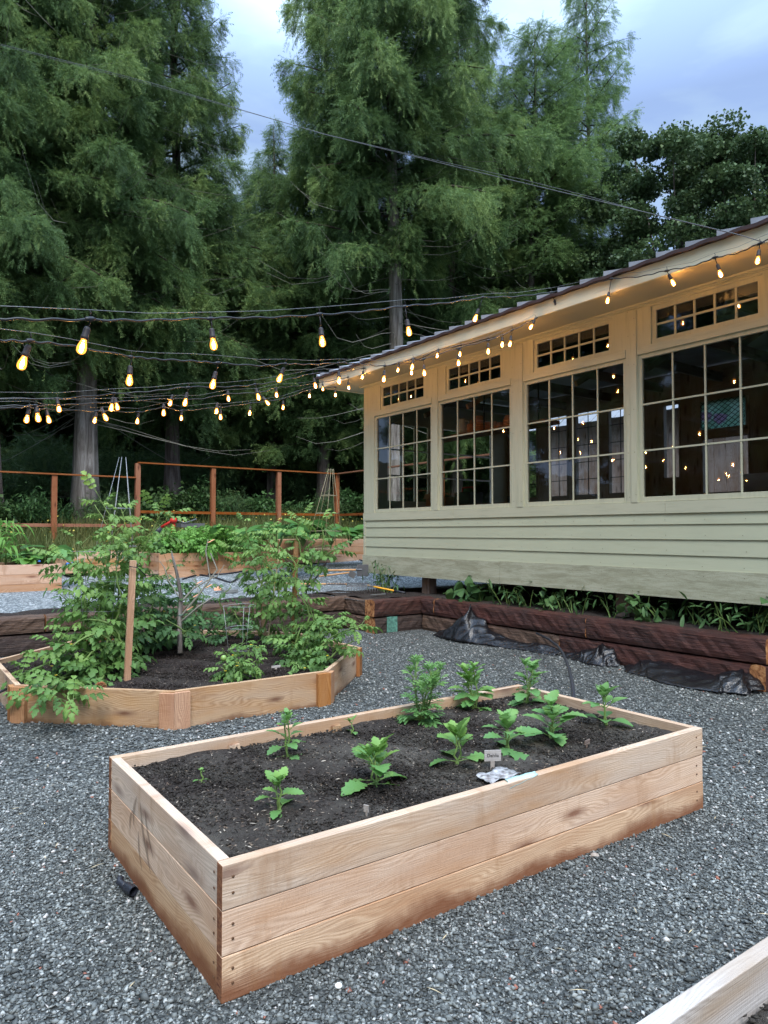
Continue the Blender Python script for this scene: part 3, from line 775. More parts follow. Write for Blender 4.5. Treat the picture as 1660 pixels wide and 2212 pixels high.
for i in range(5):
    tie((XX[i+1]+.01, 9.1, .285), (XX[i]-.01, 9.1, .285), .2, .22, m_tie_brown if i < 3 else m_tie_dark,
        ['weathered tie on top of the wall behind the right tomatoes', 'weathered tie on top of the wall behind the leafless sapling', 'brown tie on top of the wall at the left edge of the picture', 'tie on top of the wall beyond the left edge', 'tie on top far beyond the left edge'][i], 20+i)
XX = [5.77, 3.0, .4, -2.2, -4.8, -6.2]
for i in range(5):
    tie((XX[i+1]+.01, 9.115, .04), (XX[i]-.01, 9.115, .04), .235, .22, m_tie_dark,
        ['dark lower tie of the wall behind the right tomatoes', 'dark lower tie of the wall behind the left tomatoes', 'dark lower tie of the wall at the left edge of the picture', 'lower tie beyond the left edge', 'lower tie far beyond the left edge'][i], 30+i)
m = MB(); m.box(5.99, 6.17, 8.316, 8.33, .012, .232); o = m.build('paint_patch', m_teal)
o2 = [q for q in bpy.data.objects if q.get('label', '').startswith('dark lower tie on the short jog')][0]
o.parent = o2
# ---------------------------------------------------------------- the green garden shed
XF = 6.9; YL, YR = 10.262, 1.22; XB = 10.4
shed = thing('garden_shed', 'sage green timber garden shed with a row of multi pane windows', 'shed', (XF+1.7, 5.7, .46))
S = lambda name, mb, mat, label=None, parent=None, bevel=0: mb.build(name, mat, parent or shed, label, bevel=bevel)
# skirt boards, proud of the siding
def slab(x0, x1, y0, y1, z0, z1, axis=None):
    m = MB(); m.box(min(x0, x1), max(x0, x1), min(y0, y1), max(y0, y1), z0, z1, axis); return m
JY = 6.95
S('skirt_board', slab(XF-.024, XF+.02, YL+.02, JY+.003, .752, 1.057), m_skirt, 'left skirt board stained with mildew')
S('skirt_board', slab(XF-.022, XF+.02, JY-.003, YR, .757, 1.060), m_skirt, 'right skirt board stained with mildew')
S('skirt_board', slab(XF+.03, XB+.02, YL-.02, YL+.02, .752, 1.057, 'x'), m_skirt)
# lap siding: each board leans out at its foot
zs = [1.06, 1.222, 1.388, 1.549, 1.668]
for i in range(4):
    m = MB(); b = 0; z0, z1 = zs[i]-.012, zs[i+1]+.004; y0, y1 = YR, YL-.055
    uo = (random.uniform(0, 30), random.uniform(0, 30))
    pts = [(XF-.014, z0), (XF+.008, z0), (XF+.010, z1), (XF+.000, z1)]
    for y in (y0, y1):
        for x, z in pts: m.v.append(Vector((x, y, z)))
    for k in range(4):
        k2 = (k+1) % 4; m.face((k, k2, 4+k2, 4+k))
    m.face((3, 2, 1, 0)); m.face((4, 5, 6, 7))
    o = S('siding_board', m, m_siding); fix_normals(o)
S('corner_board', slab(XF-.018, XF+.02, YL-.052, YL, 1.061, 1.652, 'z'), m_post)
S('sill_board', slab(XF-.022, XF+.02, YL+.006, 7.9, 1.655, 1.782), m_trim)
S('sill_board', slab(XF-.020, XF+.02, 7.897, 4.45, 1.656, 1.783), m_trim)
S('sill_board', slab(XF-.022, XF+.02, 4.447, YR, 1.655, 1.782), m_trim)
S('wall', slab(XF+.021, XF+.06, YL-.002, YR, .8, 1.775), m_inwood, 'boarding behind the siding')
# window bays
bays = [(9.90, 8.445), (8.20, 6.768), (6.46, 4.975), (4.735, 3.27), (3.02, 1.56)]
tr = [(9.72, 8.622), (8.02, 6.94), (6.275, 5.168), (4.552, 3.446), (2.83, 1.75)]
Z0, Z1 = 1.842, 3.385; T0, T1 = 3.572, 3.885; HT = 3.962
ledge = [YL]+[None]*4
posts = [(YL, bays[0][0]+.045)]+[(bays[i][1]-.045, bays[i+1][0]+.045) for i in range(4)]+[(bays[4][1]-.045, YR)]
for (a, b) in posts:
    S('post', slab(XF-.012, XF+.10, a-.0, b, 1.784, HT, 'z'), m_post, bevel=.002)
    if a != YL:
        c = (a+b)/2
        S('batten', slab(XF-.026, XF-.0125, c+.006, b+.004, 1.784, HT-.02, 'z'), m_post)
for i, (a, b) in enumerate(bays):
    # frame of the big window
    w = thing_part = None
    m = MB(); fr = .045; x0, x1 = XF+.004, XF+.05
    for q in ((a+fr, a, Z0-fr-.012, Z1+fr), (b, b-fr, Z0-fr-.012, Z1+fr)): m.box(x0, x1, q[1], q[0], q[2], q[3], 'z')
    m.box(x0, x1, b+.0005, a-.0005, Z1, Z1+fr, 'y'); m.box(x0-.006, x1, b+.0005, a-.0005, Z0-fr-.012, Z0, 'y')
    win = S('window', m, m_post, bevel=.0015)
    m = MB(); mu = .018
    for k in range(1, 4):
        y = a+(b-a)*k/4; m.box(XF+.018, XF+.04, y-mu/2, y+mu/2, Z0, Z1, 'z')
    for k in range(1, 3):
        z = Z0+(Z1-Z0)*k/3; m.box(XF+.0155, XF+.0425, b, a, z-mu/2, z+mu/2, 'y')
    m.build('muntins', m_trim, win)
    for r_ in range(3):
        for c_ in range(4):
            m = MB(); g = .002
            ya = a+(b-a)*c_/4; yb = a+(b-a)*(c_+1)/4; za = Z0+(Z1-Z0)*r_/3; zb = Z0+(Z1-Z0)*(r_+1)/3
            xg = XF+.028; tl = random.uniform(-.0022, .0022); tv = random.uniform(-.002, .002)
            b0 = 0
            for (y, z, dx) in ((ya-g, za+g, tl+tv), (yb+g, za+g, -tl+tv), (yb+g, zb-g, -tl-tv), (ya-g, zb-g, tl-tv)):
                m.v.append(Vector((xg+dx, y, z)))
            m.face((0, 1, 2, 3)); m.build('glass_pane', m_glass, win)
    # header between the window and the transom, proud
    S('header', slab(XF-.020, XF+.05, b-.043, a+.043, Z1+fr+.001, T0-.052), m_trim, bevel=.002)
    ta, tb = tr[i]
    S('transom_casing', slab(XF-.010, XF+.05, a+.045, ta+.055, T0-.051, HT, 'z'), m_post)
    S('transom_casing', slab(XF-.010, XF+.05, tb-.055, b-.045, T0-.051, HT, 'z'), m_post)
    S('transom_casing', slab(XF-.010, XF+.05, tb-.054, ta+.054, T1+.05, HT, 'y'), m_trim)
    m = MB()
    for q in ((ta+.05, ta), (tb, tb-.05)): m.box(XF+.006, XF+.045, q[1], q[0], T0-.05, T1+.05, 'z')
    m.box(XF+.006, XF+.045, tb+.0005, ta-.0005, T1, T1+.05, 'y'); m.box(XF+.006, XF+.045, tb+.0005, ta-.0005, T0-.05, T0, 'y')
    tw = S('transom_window', m, m_post)
    m = MB()
    for k in range(1, 5):
        y = ta+(tb-ta)*k/5; m.box(XF+.016, XF+.034, y-.011, y+.011, T0, T1, 'z')
    z = (T0+T1)/2; m.box(XF+.014, XF+.0365, tb, ta, z-.011, z+.011, 'y'); m.build('muntins', m_trim, tw)
    m = MB(); m.box(XF+.024, XF+.0265, tb, ta, T0, T1); m.build('glass_pane', m_glass, tw)
# frieze below the soffit
S('frieze', slab(XF-.024, XF+.10, YL+.002, YR, HT+.001, 3.998), m_trim)
# soffit, fascia, roof
YE = 10.80; YRR = .7; XE = 6.3
S('soffit', slab(XE+.03, XF+1.2, YE-.03, YRR, 3.999, 4.018), m_soffit)
S('soffit_trim', slab(XF-.05, XF-.025, YL+.1, YRR+.2, 3.975, 3.9985), m_trim)
S('fascia', slab(XE, XE+.029, YE, YRR, 3.992, 4.150), m_fascia, bevel=.002)
S('fascia', slab(XE+.03, XB+.6, YE-.029, YE, 3.99, 4.12, 'x'), m_fascia)
# wavy drip edge
m = MB(); n = 160
for i in range(n+1):
    y = YRR-.05+(YE+.06-YRR+.05)*i/n; ph = (y-.39)/.314; fr_ = ph-math.floor(ph); w = .007*math.sin(ph*2*math.pi)
    for (x, z) in ((XE-.045, 4.150+w), (XE-.043, 4.185+w), (XE+.28, 4.26+w), (XE+.28, 4.152)): m.v.append(Vector((x, y, z)))
for i in range(n):
    for k in range(4): m.face((4*i+k, 4*i+(k+1) % 4, 4*i+4+(k+1) % 4, 4*i+4+k))
m.face((3, 2, 1, 0)); m.face(tuple(4*n+k for k in range(4)))
o = S('drip_edge', m, m_dark); fix_normals(o)
# roof deck and pale tiles stepping along the eave
def roofz(x): return 4.19+(x-XE)*.25
m = MB()
XR = 8.65
for (x, z) in ((XE+.05, roofz(XE+.05)-.03), (XR, roofz(XR)-.03), (2*XR-XE-.05, roofz(XE+.05)-.03)):
    pass
P = [(XE+.05, 4.165), (XR, roofz(XR)-.04), (2*XR-XE-.05, 4.165), (2*XR-XE-.05, 4.02), (XE+.05, 4.02)]
for y in (YRR, YE-.03):
    for x, z in P: m.v.append(Vector((x, y, z)))
for k in range(5): m.face((k, (k+1) % 5, 5+(k+1) % 5, 5+k))
m.face((4, 3, 2, 1, 0)); m.face((5, 6, 7, 8, 9)); o = S('roof', m, m_roof); fix_normals(o); roof = o
ny = int((YE+.05-YRR)/.314)
for i in range(ny+1):
    ya = YRR-.03+.314*i; yb = ya+.311
    if yb > YE+.04: yb = YE+.04
    if yb-ya < .05: continue
    m = MB(); hi = .05
    xa = XE-.036; xb = XR-.02
    for (x, zb) in ((xa, 4.155), (xa+.012, 4.152), (xb, roofz(xb)-.02)):
        pass
    pts = [(xa, ya, 4.156), (xa, yb, 4.156), (xa, yb, 4.186+hi), (xa, ya, 4.180), (xb, ya, roofz(xb)-.03), (xb, yb, roofz(xb)-.03), (xb, yb, roofz(xb)+hi), (xb, ya, roofz(xb)-.005)]
    m.v = [Vector(p) for p in pts]
    m.face((0, 1, 2, 3)); m.face((4, 5, 6, 7)); m.face((3, 2, 6, 7)); m.face((0, 1, 5, 4)); m.face((0, 3, 7, 4)); m.face((1, 2, 6, 5))
    o = m.build('roof_tile', m_roof, roof); fix_normals(o)
# support posts under the shed
for y in (8.72, 5.10, 2.0):
    S('foundation_post', slab(XF+.12, XF+.27, y-.09, y+.09, .4, .80, 'z'), m_barn)
for y in (8.72, 5.10, 2.0):
    S('foundation_post', slab(XB-.4, XB-.2, y-.09, y+.09, .4, .80, 'z'), m_barn)
# floor, end walls, ceiling joists
S('floor', slab(XF+.061, XB, YL-.03, YR+.03, .80, .84, 'y'), m_inwood)
def wall_holes(m, X0, X1, yA, yB, zA, zB, holes, axis='y'):
    """vertical wall slab with rectangular holes (a, b, z0, z1) sorted along the wall"""
    cur = yA
    for (a, b, z0, z1) in sorted(holes):
        if axis == 'y':
            m.box(X0, X1, cur, a, zA, zB, 'z'); m.box(X0, X1, a, b, zA, z0, 'y'); m.box(X0, X1, a, b, z1, zB, 'y')
        else:
            m.box(cur, a, X0, X1, zA, zB, 'z'); m.box(a, b, X0, X1, zA, z0, 'x'); m.box(a, b, X0, X1, z1, zB, 'x')
        cur = b
    if axis == 'y': m.box(X0, X1, cur, yB, zA, zB, 'z')
    else: m.box(cur, yB, X0, X1, zA, zB, 'z')
bh = [(1.6, 2.6, 1.9, 3.1), (2.9, 3.6, 2.0, 3.4), (5.36, 6.05, 3.02, 3.47), (3.95, 5.1, 2.0, 2.88), (5.36, 6.06, 2.05, 2.86)]
bh = [(1.6, 2.6, 1.9, 3.1), (3.6, 4.6, 2.0, 3.2), (5.30, 6.06, 2.0, 3.46), (6.40, 6.72, 2.3, 3.53), (7.3, 7.78, 2.1, 3.62), (7.95, 8.5, 2.1, 3.65), (8.65, 9.15, 2.1, 3.65), (9.4, 10.0, 2.1, 3.5)]
m = MB(); wall_holes(m, XB-.06, XB, YR, YL, .84, 3.99, bh); 
bw = S('wall', m, m_inwood, 'dark plank back wall with small windows')
m = MB(); m.box(XB-.06, XB, 5.30, 6.06, 2.88, 3.03, 'y'); m.box(XB-.06, XB, 5.30, 5.36, 3.0305, 3.46, 'z'); m.build('wall', m_inwood, shed)
gh = (5.36, 6.05, 3.03, 3.46)
m = MB(); m.box(XB-.085, XB-.065, gh[0], gh[1], gh[2], gh[3]); sgw = m.build('stained_glass_window', M_leaf('x', (.2, .4, .33), (.3, .5, .42), (.4, .55, .5)) if False else m_stained, shed)
def lead_lattice(x, y0, y1, z0, z1, step, parent, w=.008, ratio=1.7):
    m = MB(); H = z1-z0; W = y1-y0
    k = -H/ratio
    lines = []
    n = int((W+H/ratio)/step)+2
    for i in range(n):
        for s in (1, -1):
            ys = y0-H/ratio+i*step if s == 1 else y1+H/ratio-i*step
            # z = z0 + ratio*s*(y-ys)
            pts = []
            for (y, z) in ((ys, z0), (ys+s*H/ratio, z1)): pts.append((y, z))
            (ya, za), (yb, zb) = pts
            def clip(ya, za, yb, zb):
                if ya > yb: ya, za, yb, zb = yb, zb, ya, za
                if yb <= y0 or ya >= y1: return None
                if ya < y0: za += (zb-za)*(y0-ya)/(yb-ya); ya = y0
                if yb > y1: zb = za+(zb-za)*(y1-ya)/(yb-ya) if yb != ya else zb; yb = y1
                return ya, za, yb, zb
            c = clip(ya, za, yb, zb)
            if c: m.bar((x+(.002 if s == 1 else -.002), c[0], c[1]), (x+(.002 if s == 1 else -.002), c[2], c[3]), w, .006, (0, 1, 0))
    m.build('lead_lattice', m_lead, parent)
lead_lattice(XB-.09, gh[0], gh[1], gh[2], gh[3], .1, shed, .008, .75)
for (a, b, z0, z1) in bh:
    m = MB(); f = .03
    m.box(XB-.07, XB+.01, a, a+f, z0, z1, 'z'); m.box(XB-.07, XB+.01, b-f, b, z0, z1, 'z'); m.box(XB-.07, XB+.01, a+f, b-f, z0, z0+f, 'y'); m.box(XB-.07, XB+.01, a+f, b-f, z1-f, z1, 'y')
    w_ = m.build('window', m_inwood, shed)
    if b-a < .3: lead_lattice(XB-.03, a+f, b-f, z0+f, z1-f, .07, w_, .007, 1.7)
    elif z0 == 2.1:
        m = MB()
        for k in range(1, 5): z = z0+(z1-z0)*k/5; m.box(XB-.03, XB-.018, a+f, b-f, z-.006, z+.006, 'y')
        y = (a+b)/2; m.box(XB-.0295, XB-.0185, y-.006, y+.006, z0+f, z1-f, 'z'); m.build('muntins', m_lead, w_)
# end walls: far end wall with windows, near end wall
m = MB(); wall_holes(m, YL-.06, YL-.003, XF+.10, XB-.061, .84, 3.99, [(7.35, 8.3, 2.0, 3.4), (8.6, 9.9, 2.0, 3.4)], 'x'); fw = S('wall', m, [m_siding], 'end wall at the forest side with windows')
for (a, b) in ((7.35, 8.3), (8.6, 9.9)):
    m = MB()
    for k in range(0, 4): x = a+(b-a)*k/3; m.box(x-.015, x+.015, YL-.05, YL-.02, 2.0, 3.4, 'z')
    for k in range(0, 4): z = 2.0+1.4*k/3; m.box(a, b, YL-.0505, YL-.0195, z-.012, z+.012, 'x')
    m.build('window', m_white if a > 8.5 else m_trim, shed)
m = MB(); m.box(XF+.10, XB-.061, YR+.003, YR+.06, .84, 3.99, 'x'); S('wall', m, m_inwood, 'end wall near the camera side')
for k in range(9):
    y = 1.7+k*1.0
    S('ceiling_joist', slab(XF+.101, XB-.062, y, y+.045, 3.72, 3.86, 'x'), m_inwood)
    m = MB(); m.bar((XF+.15, y+.07, 3.3), (XF+.95, y+.07, 3.72), .07, .04); m.build('brace', m_shelf if k == 6 else m_inwood, shed)  # one brace takes the brighter shelf wood so that it looks lit
# shelf inside with pots
SX, SK = 7.25, .9416
sh = S('shelf', slab(7.11, 7.40, 8.72, 6.33, 2.892, 2.942), m_shelf)
for y in (8.6, 7.49, 6.45):
    m = MB(); m.bar((7.12, y, 2.91), (7.12, y, 3.73), .02, .012); m.build('shelf_hanger', m_lead, sh)
# workbench along the window
wb = thing('workbench', 'plain plank workbench inside the shed below the windows', 'workbench', (7.6, 6.2, .84))
m = MB(); m.box(7.3, 8.0, 2.2, 9.6, 1.84, 1.88, 'y'); m.build('bench_top', m_inwood, wb)
for y in (2.3, 4.7, 7.1, 9.5):
    for x in (7.33, 7.9): m = MB(); m.box(x, x+.06, y-.03, y+.03, .84, 1.839, 'z'); m.build('leg', m_inwood, wb)
def pot(x, y, z, h, r, n, label):
    t = thing('terracotta_pot', label, 'flower pot', (x, y, z), 'terracotta pots on the shelf in the shed')
    m = MB(); m.lathe((x, y, z), [(r, 0), (r*1.02, h*.25), (r*.9, h*.27), (r*.62, h)], 16); m.build('pot_body', m_terra, t)
    for k in range(n): m = MB(); m.lathe((x, y, z+h*.0+k*0), [(r*1.04, h*.3*k*.5), (r*1.04, h*.3*k*.5+.02)], 16)
    return t
def stack(x, y, z, n, r, h, labels):
    for k in range(n):
        m = MB(); zz = z+k*.035
        m.lathe((x, y, zz+.0005*k), [(r, 0), (r, .03), (r*.93, .031), (r*.64, h)], 18) if k == n-1 else m.lathe((x, y, zz+.0005*k), [(r, 0), (r, .03), (r*.93, .031), (r*.90, .034)], 18)
        props(m.build('terracotta_pot', m_terra), labels[k] if k < len(labels) else labels[-1], 'flower pot', 'terracotta pots upside down on the shelf in the shed')
SZ = 2.9435
stack(7.25, 7.726, SZ, 5, .085, .09, ['lowest pot of the tall left stack on the shed shelf', 'second pot of the tall left stack on the shed shelf', 'third pot of the tall left stack on the shed shelf', 'fourth pot of the tall left stack on the shed shelf', 'top pot of the tall left stack on the shed shelf'])
stack(7.25, 7.547, SZ, 2, .07, .085, ['lower pot of the stack of two beside the tall stack', 'upper pot of the stack of two beside the tall stack'])
stack(7.25, 7.410, SZ, 1, .055, .11, ['single narrow upturned pot in the middle of the shelf'])
stack(7.25, 7.288, SZ, 1, .07, .08, ['single wide upturned pot right of the narrow one'])
stack(7.25, 7.133, SZ, 3, .07, .09, ['lowest pot of the rightmost stack on the shelf', 'middle pot of the rightmost stack on the shelf', 'top pot of the rightmost stack on the shelf'])
t = thing('enamel_jug', 'white enamel pitcher at the left end of the shelf inside the shed', 'jug', (7.25, 8.098, SZ))
m = MB(); m.lathe((7.25, 8.107, SZ), [(.085, 0), (.095, .05), (.09, .15), (.065, .215), (.05, .235)], 20); m.build('jug_body', m_white, t)
m = MB(); m.tube([(7.25, 8.041, SZ+.2), (7.25, 7.966, SZ+.19), (7.25, 7.957, SZ+.1), (7.25, 8.032, SZ+.05)], .009, 6); m.build('handle', m_white, t)
t = thing('copper_can', 'small brown metal watering can beside the white jug', 'watering can', (7.27, 7.928, SZ))
m = MB(); m.lathe((7.27, 7.928, SZ), [(.06, 0), (.062, .12), (.055, .14)], 16); m.build('can_body', m_terra, t)
m = MB(); m.tube([(7.27, 7.947, SZ+.14), (7.27, 7.928, SZ+.2), (7.27, 7.891, SZ+.14)], .006, 5); m.build('handle', m_terra, t)
# things on the bench
t = thing('toolbox', 'dark toolbox with a red carrying handle on the bench in the shed', 'toolbox', (7.7, 8.45, 1.881))
m = MB(); m.box(7.55, 7.85, 8.28, 8.65, 1.8815, 2.09, 'y'); m.build('case', m_black, t, bevel=.015)
m = MB(); m.tube([(7.7, 8.62, 2.09), (7.7, 8.6, 2.17), (7.7, 8.36, 2.17), (7.7, 8.33, 2.09)], .014, 6); m.build('handle', m_red, t)
t = thing('cardboard_box', 'open cardboard box on the bench behind the leftmost window', 'box', (7.7, 8.95, 1.881))
m = MB()
m.box(7.5, 7.8, 8.8, 9.3, 1.8815, 1.89); m.box(7.5, 7.51, 8.8, 9.3, 1.8901, 2.03); m.box(7.79, 7.8, 8.8, 9.3, 1.8901, 2.03); m.box(7.511, 7.789, 8.8, 8.81, 1.8901, 2.03); m.box(7.511, 7.789, 9.29, 9.3, 1.8901, 2.03)
m.build('box_body', m_card, t)
m = MB(); m.bar((7.46, 8.8, 2.05), (7.46, 9.3, 2.05), .1, .004, (.5, 0, 1)); m.build('flap', m_card, t)
t = thing('storage_box', 'pale grey box on the bench behind the right hand window', 'box', (7.5, 3.6, 1.881))
m = MB(); m.box(7.35, 7.65, 3.3, 3.86, 1.8815, 2.04, 'y'); m.build('box_body', m_greybox, t, bevel=.004)
m = MB(); m.box(7.345, 7.655, 3.295, 3.865, 2.0401, 2.058, 'y'); m.build('lid', m_greybox, t)
t = thing('cable_reel', 'coil of dark cable lying on the bench under the third window', 'cable coil', (7.6, 7.3, 1.881))
m = MB(); m.tube([(7.6+.13*math.cos(a*.3), 7.3+.16*math.sin(a*.3), 1.892+.0011*a) for a in range(0, 84)], .009, 5); m.build('coil', m_black, t)
m = MB(); m.tube([(7.6, 7.3+.17*math.cos(a*.16), 1.9+.2*math.sin(a*.16)) for a in range(0, 20)], .008, 5); m.build('hoop', m_steel, t)
# weathered barn behind the shed, seen through its windows
barn = thing('old_barn', 'weathered grey plank outbuilding with pale shingle roof seen through the shed windows', 'barn', (14, 7.4, .3))
BX = 13.2
m = MB()
for k in range(40):
    y = 2.2+k*.24
    m.box(BX+random.uniform(-.008, .008), BX+.03, y, y+.236, .3, 4.0+random.uniform(-.01, .01), 'z')
m.build('wall', m_barn, barn)
m = MB(); m.box(BX+.04, BX+.1, 2.2, 11.8, .3, 4.0, 'y'); m.build('inner_wall', m_inwood, barn)
for k in range(7):
    m = MB(); z = 3.9+k*.21; x = BX-.35+k*.26
    for j in range(52):
        y = 1.9+j*.195; m.frame_box((x+random.uniform(-.02, .02), y, z+random.uniform(-.008, .008)), (.78, 0, .63), (0, 1, 0), (-.63, 0, .78), .4, .188, .016)
    m.build('shingle_row', M_SH if 'M_SH' in globals() else m_roof, barn)
m = MB(); m.box(BX-.03, BX-.01, 5.0, 6.3, .4, 2.55, 'z'); bd = m.build('door', m_barn, barn)
m = MB(); m.box(BX-.06, BX-.031, 4.9, 6.4, 2.56, 2.68, 'y'); m.build('door_lintel', m_inwood, barn)
# lean-to roof piece in front of the barn
lean = thing('lean_to', 'small plank lean-to with pale shingles beyond the shed', 'lean-to', (12.2, 4.3, .3))
m = MB()
for j in range(12): m.frame_box((12.0, 3.2+j*.2, 3.05), (.85, 0, .52), (0, 1, 0), (-.52, 0, .85), 1.0, .19, .02)
m.build('roof', m_roof, lean)
m = MB(); m.box(12.05, 12.12, 3.2, 5.6, .3, 3.0, 'z'); m.build('wall', m_barn, lean)
# nail heads along the trim
m = MB(); rn = random.Random(4)
for (a, b) in posts:
    for z in (1.85, 2.3, 2.8, 3.3, 3.7, 3.9):
        for y in (a-.03, b+.03): m.lathe((XF-.0125 if a == YL else XF-.0265 if y < (a+b)/2 else XF-.0125, y+rn.uniform(-.01, .01), z+rn.uniform(-.05, .05)), [(.0045, 0), (.004, .0015)], 6, axis=(-1, 0, 0))
for y in np.arange(1.5, 10.1, .42):
    for z in (1.10, 1.26, 1.42, 1.585): m.lathe((XF-.0145, y+rn.uniform(-.02, .02), z), [(.004, 0), (.0035, .002)], 6, axis=(-1, 0, 0))
    for z in (.80, 1.0): m.lathe((XF-.0245, y, z), [(.0045, 0), (.004, .0015)], 6, axis=(-1, 0, 0))
o = m.build('nail_heads', M_plain('rusty_nail', (.13, .1, .07), .7), shed); o['kind'] = 'stuff'
# ---------------------------------------------------------------- festoon lights
def bulb_meshes():
    m = MB(); m.lathe((0, 0, 0), [(.006, .115), (.014, .11), (.0175, .098), (.0175, .066), (.0205, .062), (.0205, .048), (.015, .046)], 12)
    s = m.build('bulb_socket', m_socket, None, local=True)
    m = MB(); m.lathe((0, 0, 0), [(.012, .048), (.0165, .032), (.0225, .012), (.0245, -.004), (.0225, -.018), (.0145, -.028), (.004, -.032)], 14)
    g = m.build('glass_bulb', m_env, s, local=True)
    m = MB()
    for k in range(4):
        a = k*math.pi/2+.4; x, y = .0085*math.cos(a), .0085*math.sin(a)
        m.tube([(x*.6, y*.6, .022), (x, y, 0), (x*.6, y*.6, -.022)], .0018, 4)
    f = m.build('filament', m_fil, s, local=True)
    return s
SOCK = bulb_meshes()
for o in [SOCK]+list(SOCK.children): COL.objects.unlink(o) if False else None
USED = [False]
def P3(p):
    u, v, d = p[:3]
    return at_x(u, v, 6.265) if d == 'e' else at_d(u, v, d)
def add_bulb(parent, glass, top):
    ax = (top-glass).normalized()
    # limit the tilt
    q = Vector((0, 0, 1)).rotation_difference(ax)
    if not USED[0]: s = SOCK; USED[0] = True; kids = list(s.children)
    else:
        s = SOCK.copy(); COL.objects.link(s)
        for ch in SOCK_KIDS:
            c = ch.copy(); COL.objects.link(c); c.parent = s
    s.parent = parent; s.rotation_mode = 'QUATERNION'; s.rotation_quaternion = q
    s.location = glass-ORG[parent.name]; s.scale = (.9, .9, .9)
SOCK_KIDS = list(SOCK.children)
def string_lights(label, cable, bulbs, wire=True, rad=.0062, group='strings of festoon bulbs'):
    """cable: (u, v, depth) control points; bulbs: (u, v) of glass, hung from cable at ua"""
    pts = [P3(p) for p in cable]
    t = thing('string_lights', label, 'string lights', pts[len(pts)//2], group)
    # dense catenary-ish interpolation
    dense = []; us = []
    for i in range(len(pts)-1):
        p0 = pts[max(i-1, 0)]; p1 = pts[i]; p2 = pts[i+1]; p3 = pts[min(i+2, len(pts)-1)]
        for k in range(10):
            s = k/10; a = -.5*s+s*s-.5*s**3; b = 1-2.5*s*s+1.5*s**3; c = .5*s+2*s*s-1.5*s**3; d = -.5*s*s+.5*s**3
            q = p0*a+p1*b+p2*c+p3*d; q.z += .004*math.sin((i*10+k)*1.1)
            dense.append(q); us.append(cable[i][0]+(cable[i+1][0]-cable[i][0])*s)
    dense.append(pts[-1]); us.append(cable[-1][0])
    m = MB(); m.tube(dense, rad, 6)
    for (ua, bu, bv) in bulbs:
        j = min(range(len(us)), key=lambda j: abs(us[j]-ua)); top = dense[j]
        r = _ray(bu, bv); f = r.x*FW[0]+r.y*FW[1]
        d = top.x*FW[0]+top.y*FW[1]
        glass = _pt(r, d/f)
        ax = (top-glass); L = ax.length
        add_bulb(t, glass, top)
        st = glass+ax.normalized()*.101
        if L > .13: mid = (st+top)/2+Vector((.006, .004, 0)); m.tube([st, mid, top], .0042, 5)
        tdir = (dense[min(j+1, len(dense)-1)]-dense[max(j-1, 0)]).normalized()
        m.tube([top-tdir*.03, top-tdir*.012, top+tdir*.012, top+tdir*.03], [.007, .0125, .0125, .007], 6)
        m.tube([top+Vector((0, 0, .01)), top+Vector((.004, 0, .03)), top+Vector((-.004, .003, .042))], .0028, 4)
    m.build('cable', m_cable, t)
    if wire:
        m = MB(); w = [p+Vector((0, 0, .045+.01*math.sin(i))) for i, p in enumerate(pts)]; m.tube(w, .0018, 4); m.build('guide_wire', m_steel, t)
    return t
string_lights('highest string of amber bulbs, running from the left onto the fascia hooks of the shed',
    [(-260, 676, 2.7), (-60, 686, 2.95), (60, 690, 3.05), (195, 691, 3.25), (320, 692, 3.7), (455, 687, 4.2), (570, 686, 4.4), (690, 680, 4.7), (790, 672, 5.0), (875, 661, 5.4), (960, 655, 6.0), (1043, 643, 6.7), (1120, 640, 7.4), (1191, 631, 'e'), (1260, 618, 'e'), (1321, 603, 'e'), (1385, 597, 'e'), (1441, 584, 'e'), (1495, 575, 'e'), (1545, 557, 'e'), (1595, 546, 'e'), (1642, 525, 'e'), (1720, 492, 'e')],
    [(195, 177, 752), (455, 462, 746), (690, 697, 740), (875, 884, 718), (1043, 1027, 689), (1191, 1205, 666), (1321, 1313, 650), (1441, 1455, 612), (1545, 1557, 593), (1642, 1637, 564)])
string_lights('second string of amber bulbs, sagging from the left edge to mid eave',
    [(-260, 716, 2.9), (-60, 730, 3.15), (0, 735, 3.3), (66, 738, 3.5), (146, 746, 3.8), (283, 770, 4.5), (342, 776, 4.7), (415, 780, 4.9), (471, 784, 5.1), (561, 790, 5.5), (617, 786, 5.8), (670, 787, 6.5), (732, 784, 7.1), (786, 787, 7.5), (832, 790, 7.8), (893, 776, 8.0), (915, 776, 8.05), (990, 752, 8.15), (1055, 735, 8.2), (1107, 714, 8.25), (1157, 688, 8.27)],
    [(66, 48, 787), (283, 280, 824), (471, 460, 832), (617, 604, 819), (732, 733, 824), (832, 829.6, 820), (893, 890.6, 794), (915, 917, 807), (990, 991, 785), (1055, 1055, 760), (1107, 1102, 744), (1157, 1147, 707)])
string_lights('third string of amber bulbs, just above the fence line and ending along the far eave',
    [(-200, 862, 6.2), (0, 860, 6.3), (124, 861, 6.5), (246, 851, 6.3), (330, 845, 6.4), (407, 836, 6.5), (480, 836, 6.9), (551, 831, 7.3), (615, 821, 8.0), (676, 807, 8.7), (733, 802, 9.5), (786, 796, 'e'), (862, 786, 'e'), (889, 784, 'e'), (947, 756, 'e'), (996, 746, 'e'), (1086, 724, 'e')],
    [(124, 128, 884), (246, 241, 882), (407, 400, 871), (551, 559, 859), (676, 682, 834), (786, 783, 815), (862, 860, 800), (889, 889.5, 806), (947, 945, 769), (996, 994, 766), (1086, 1085, 745)])
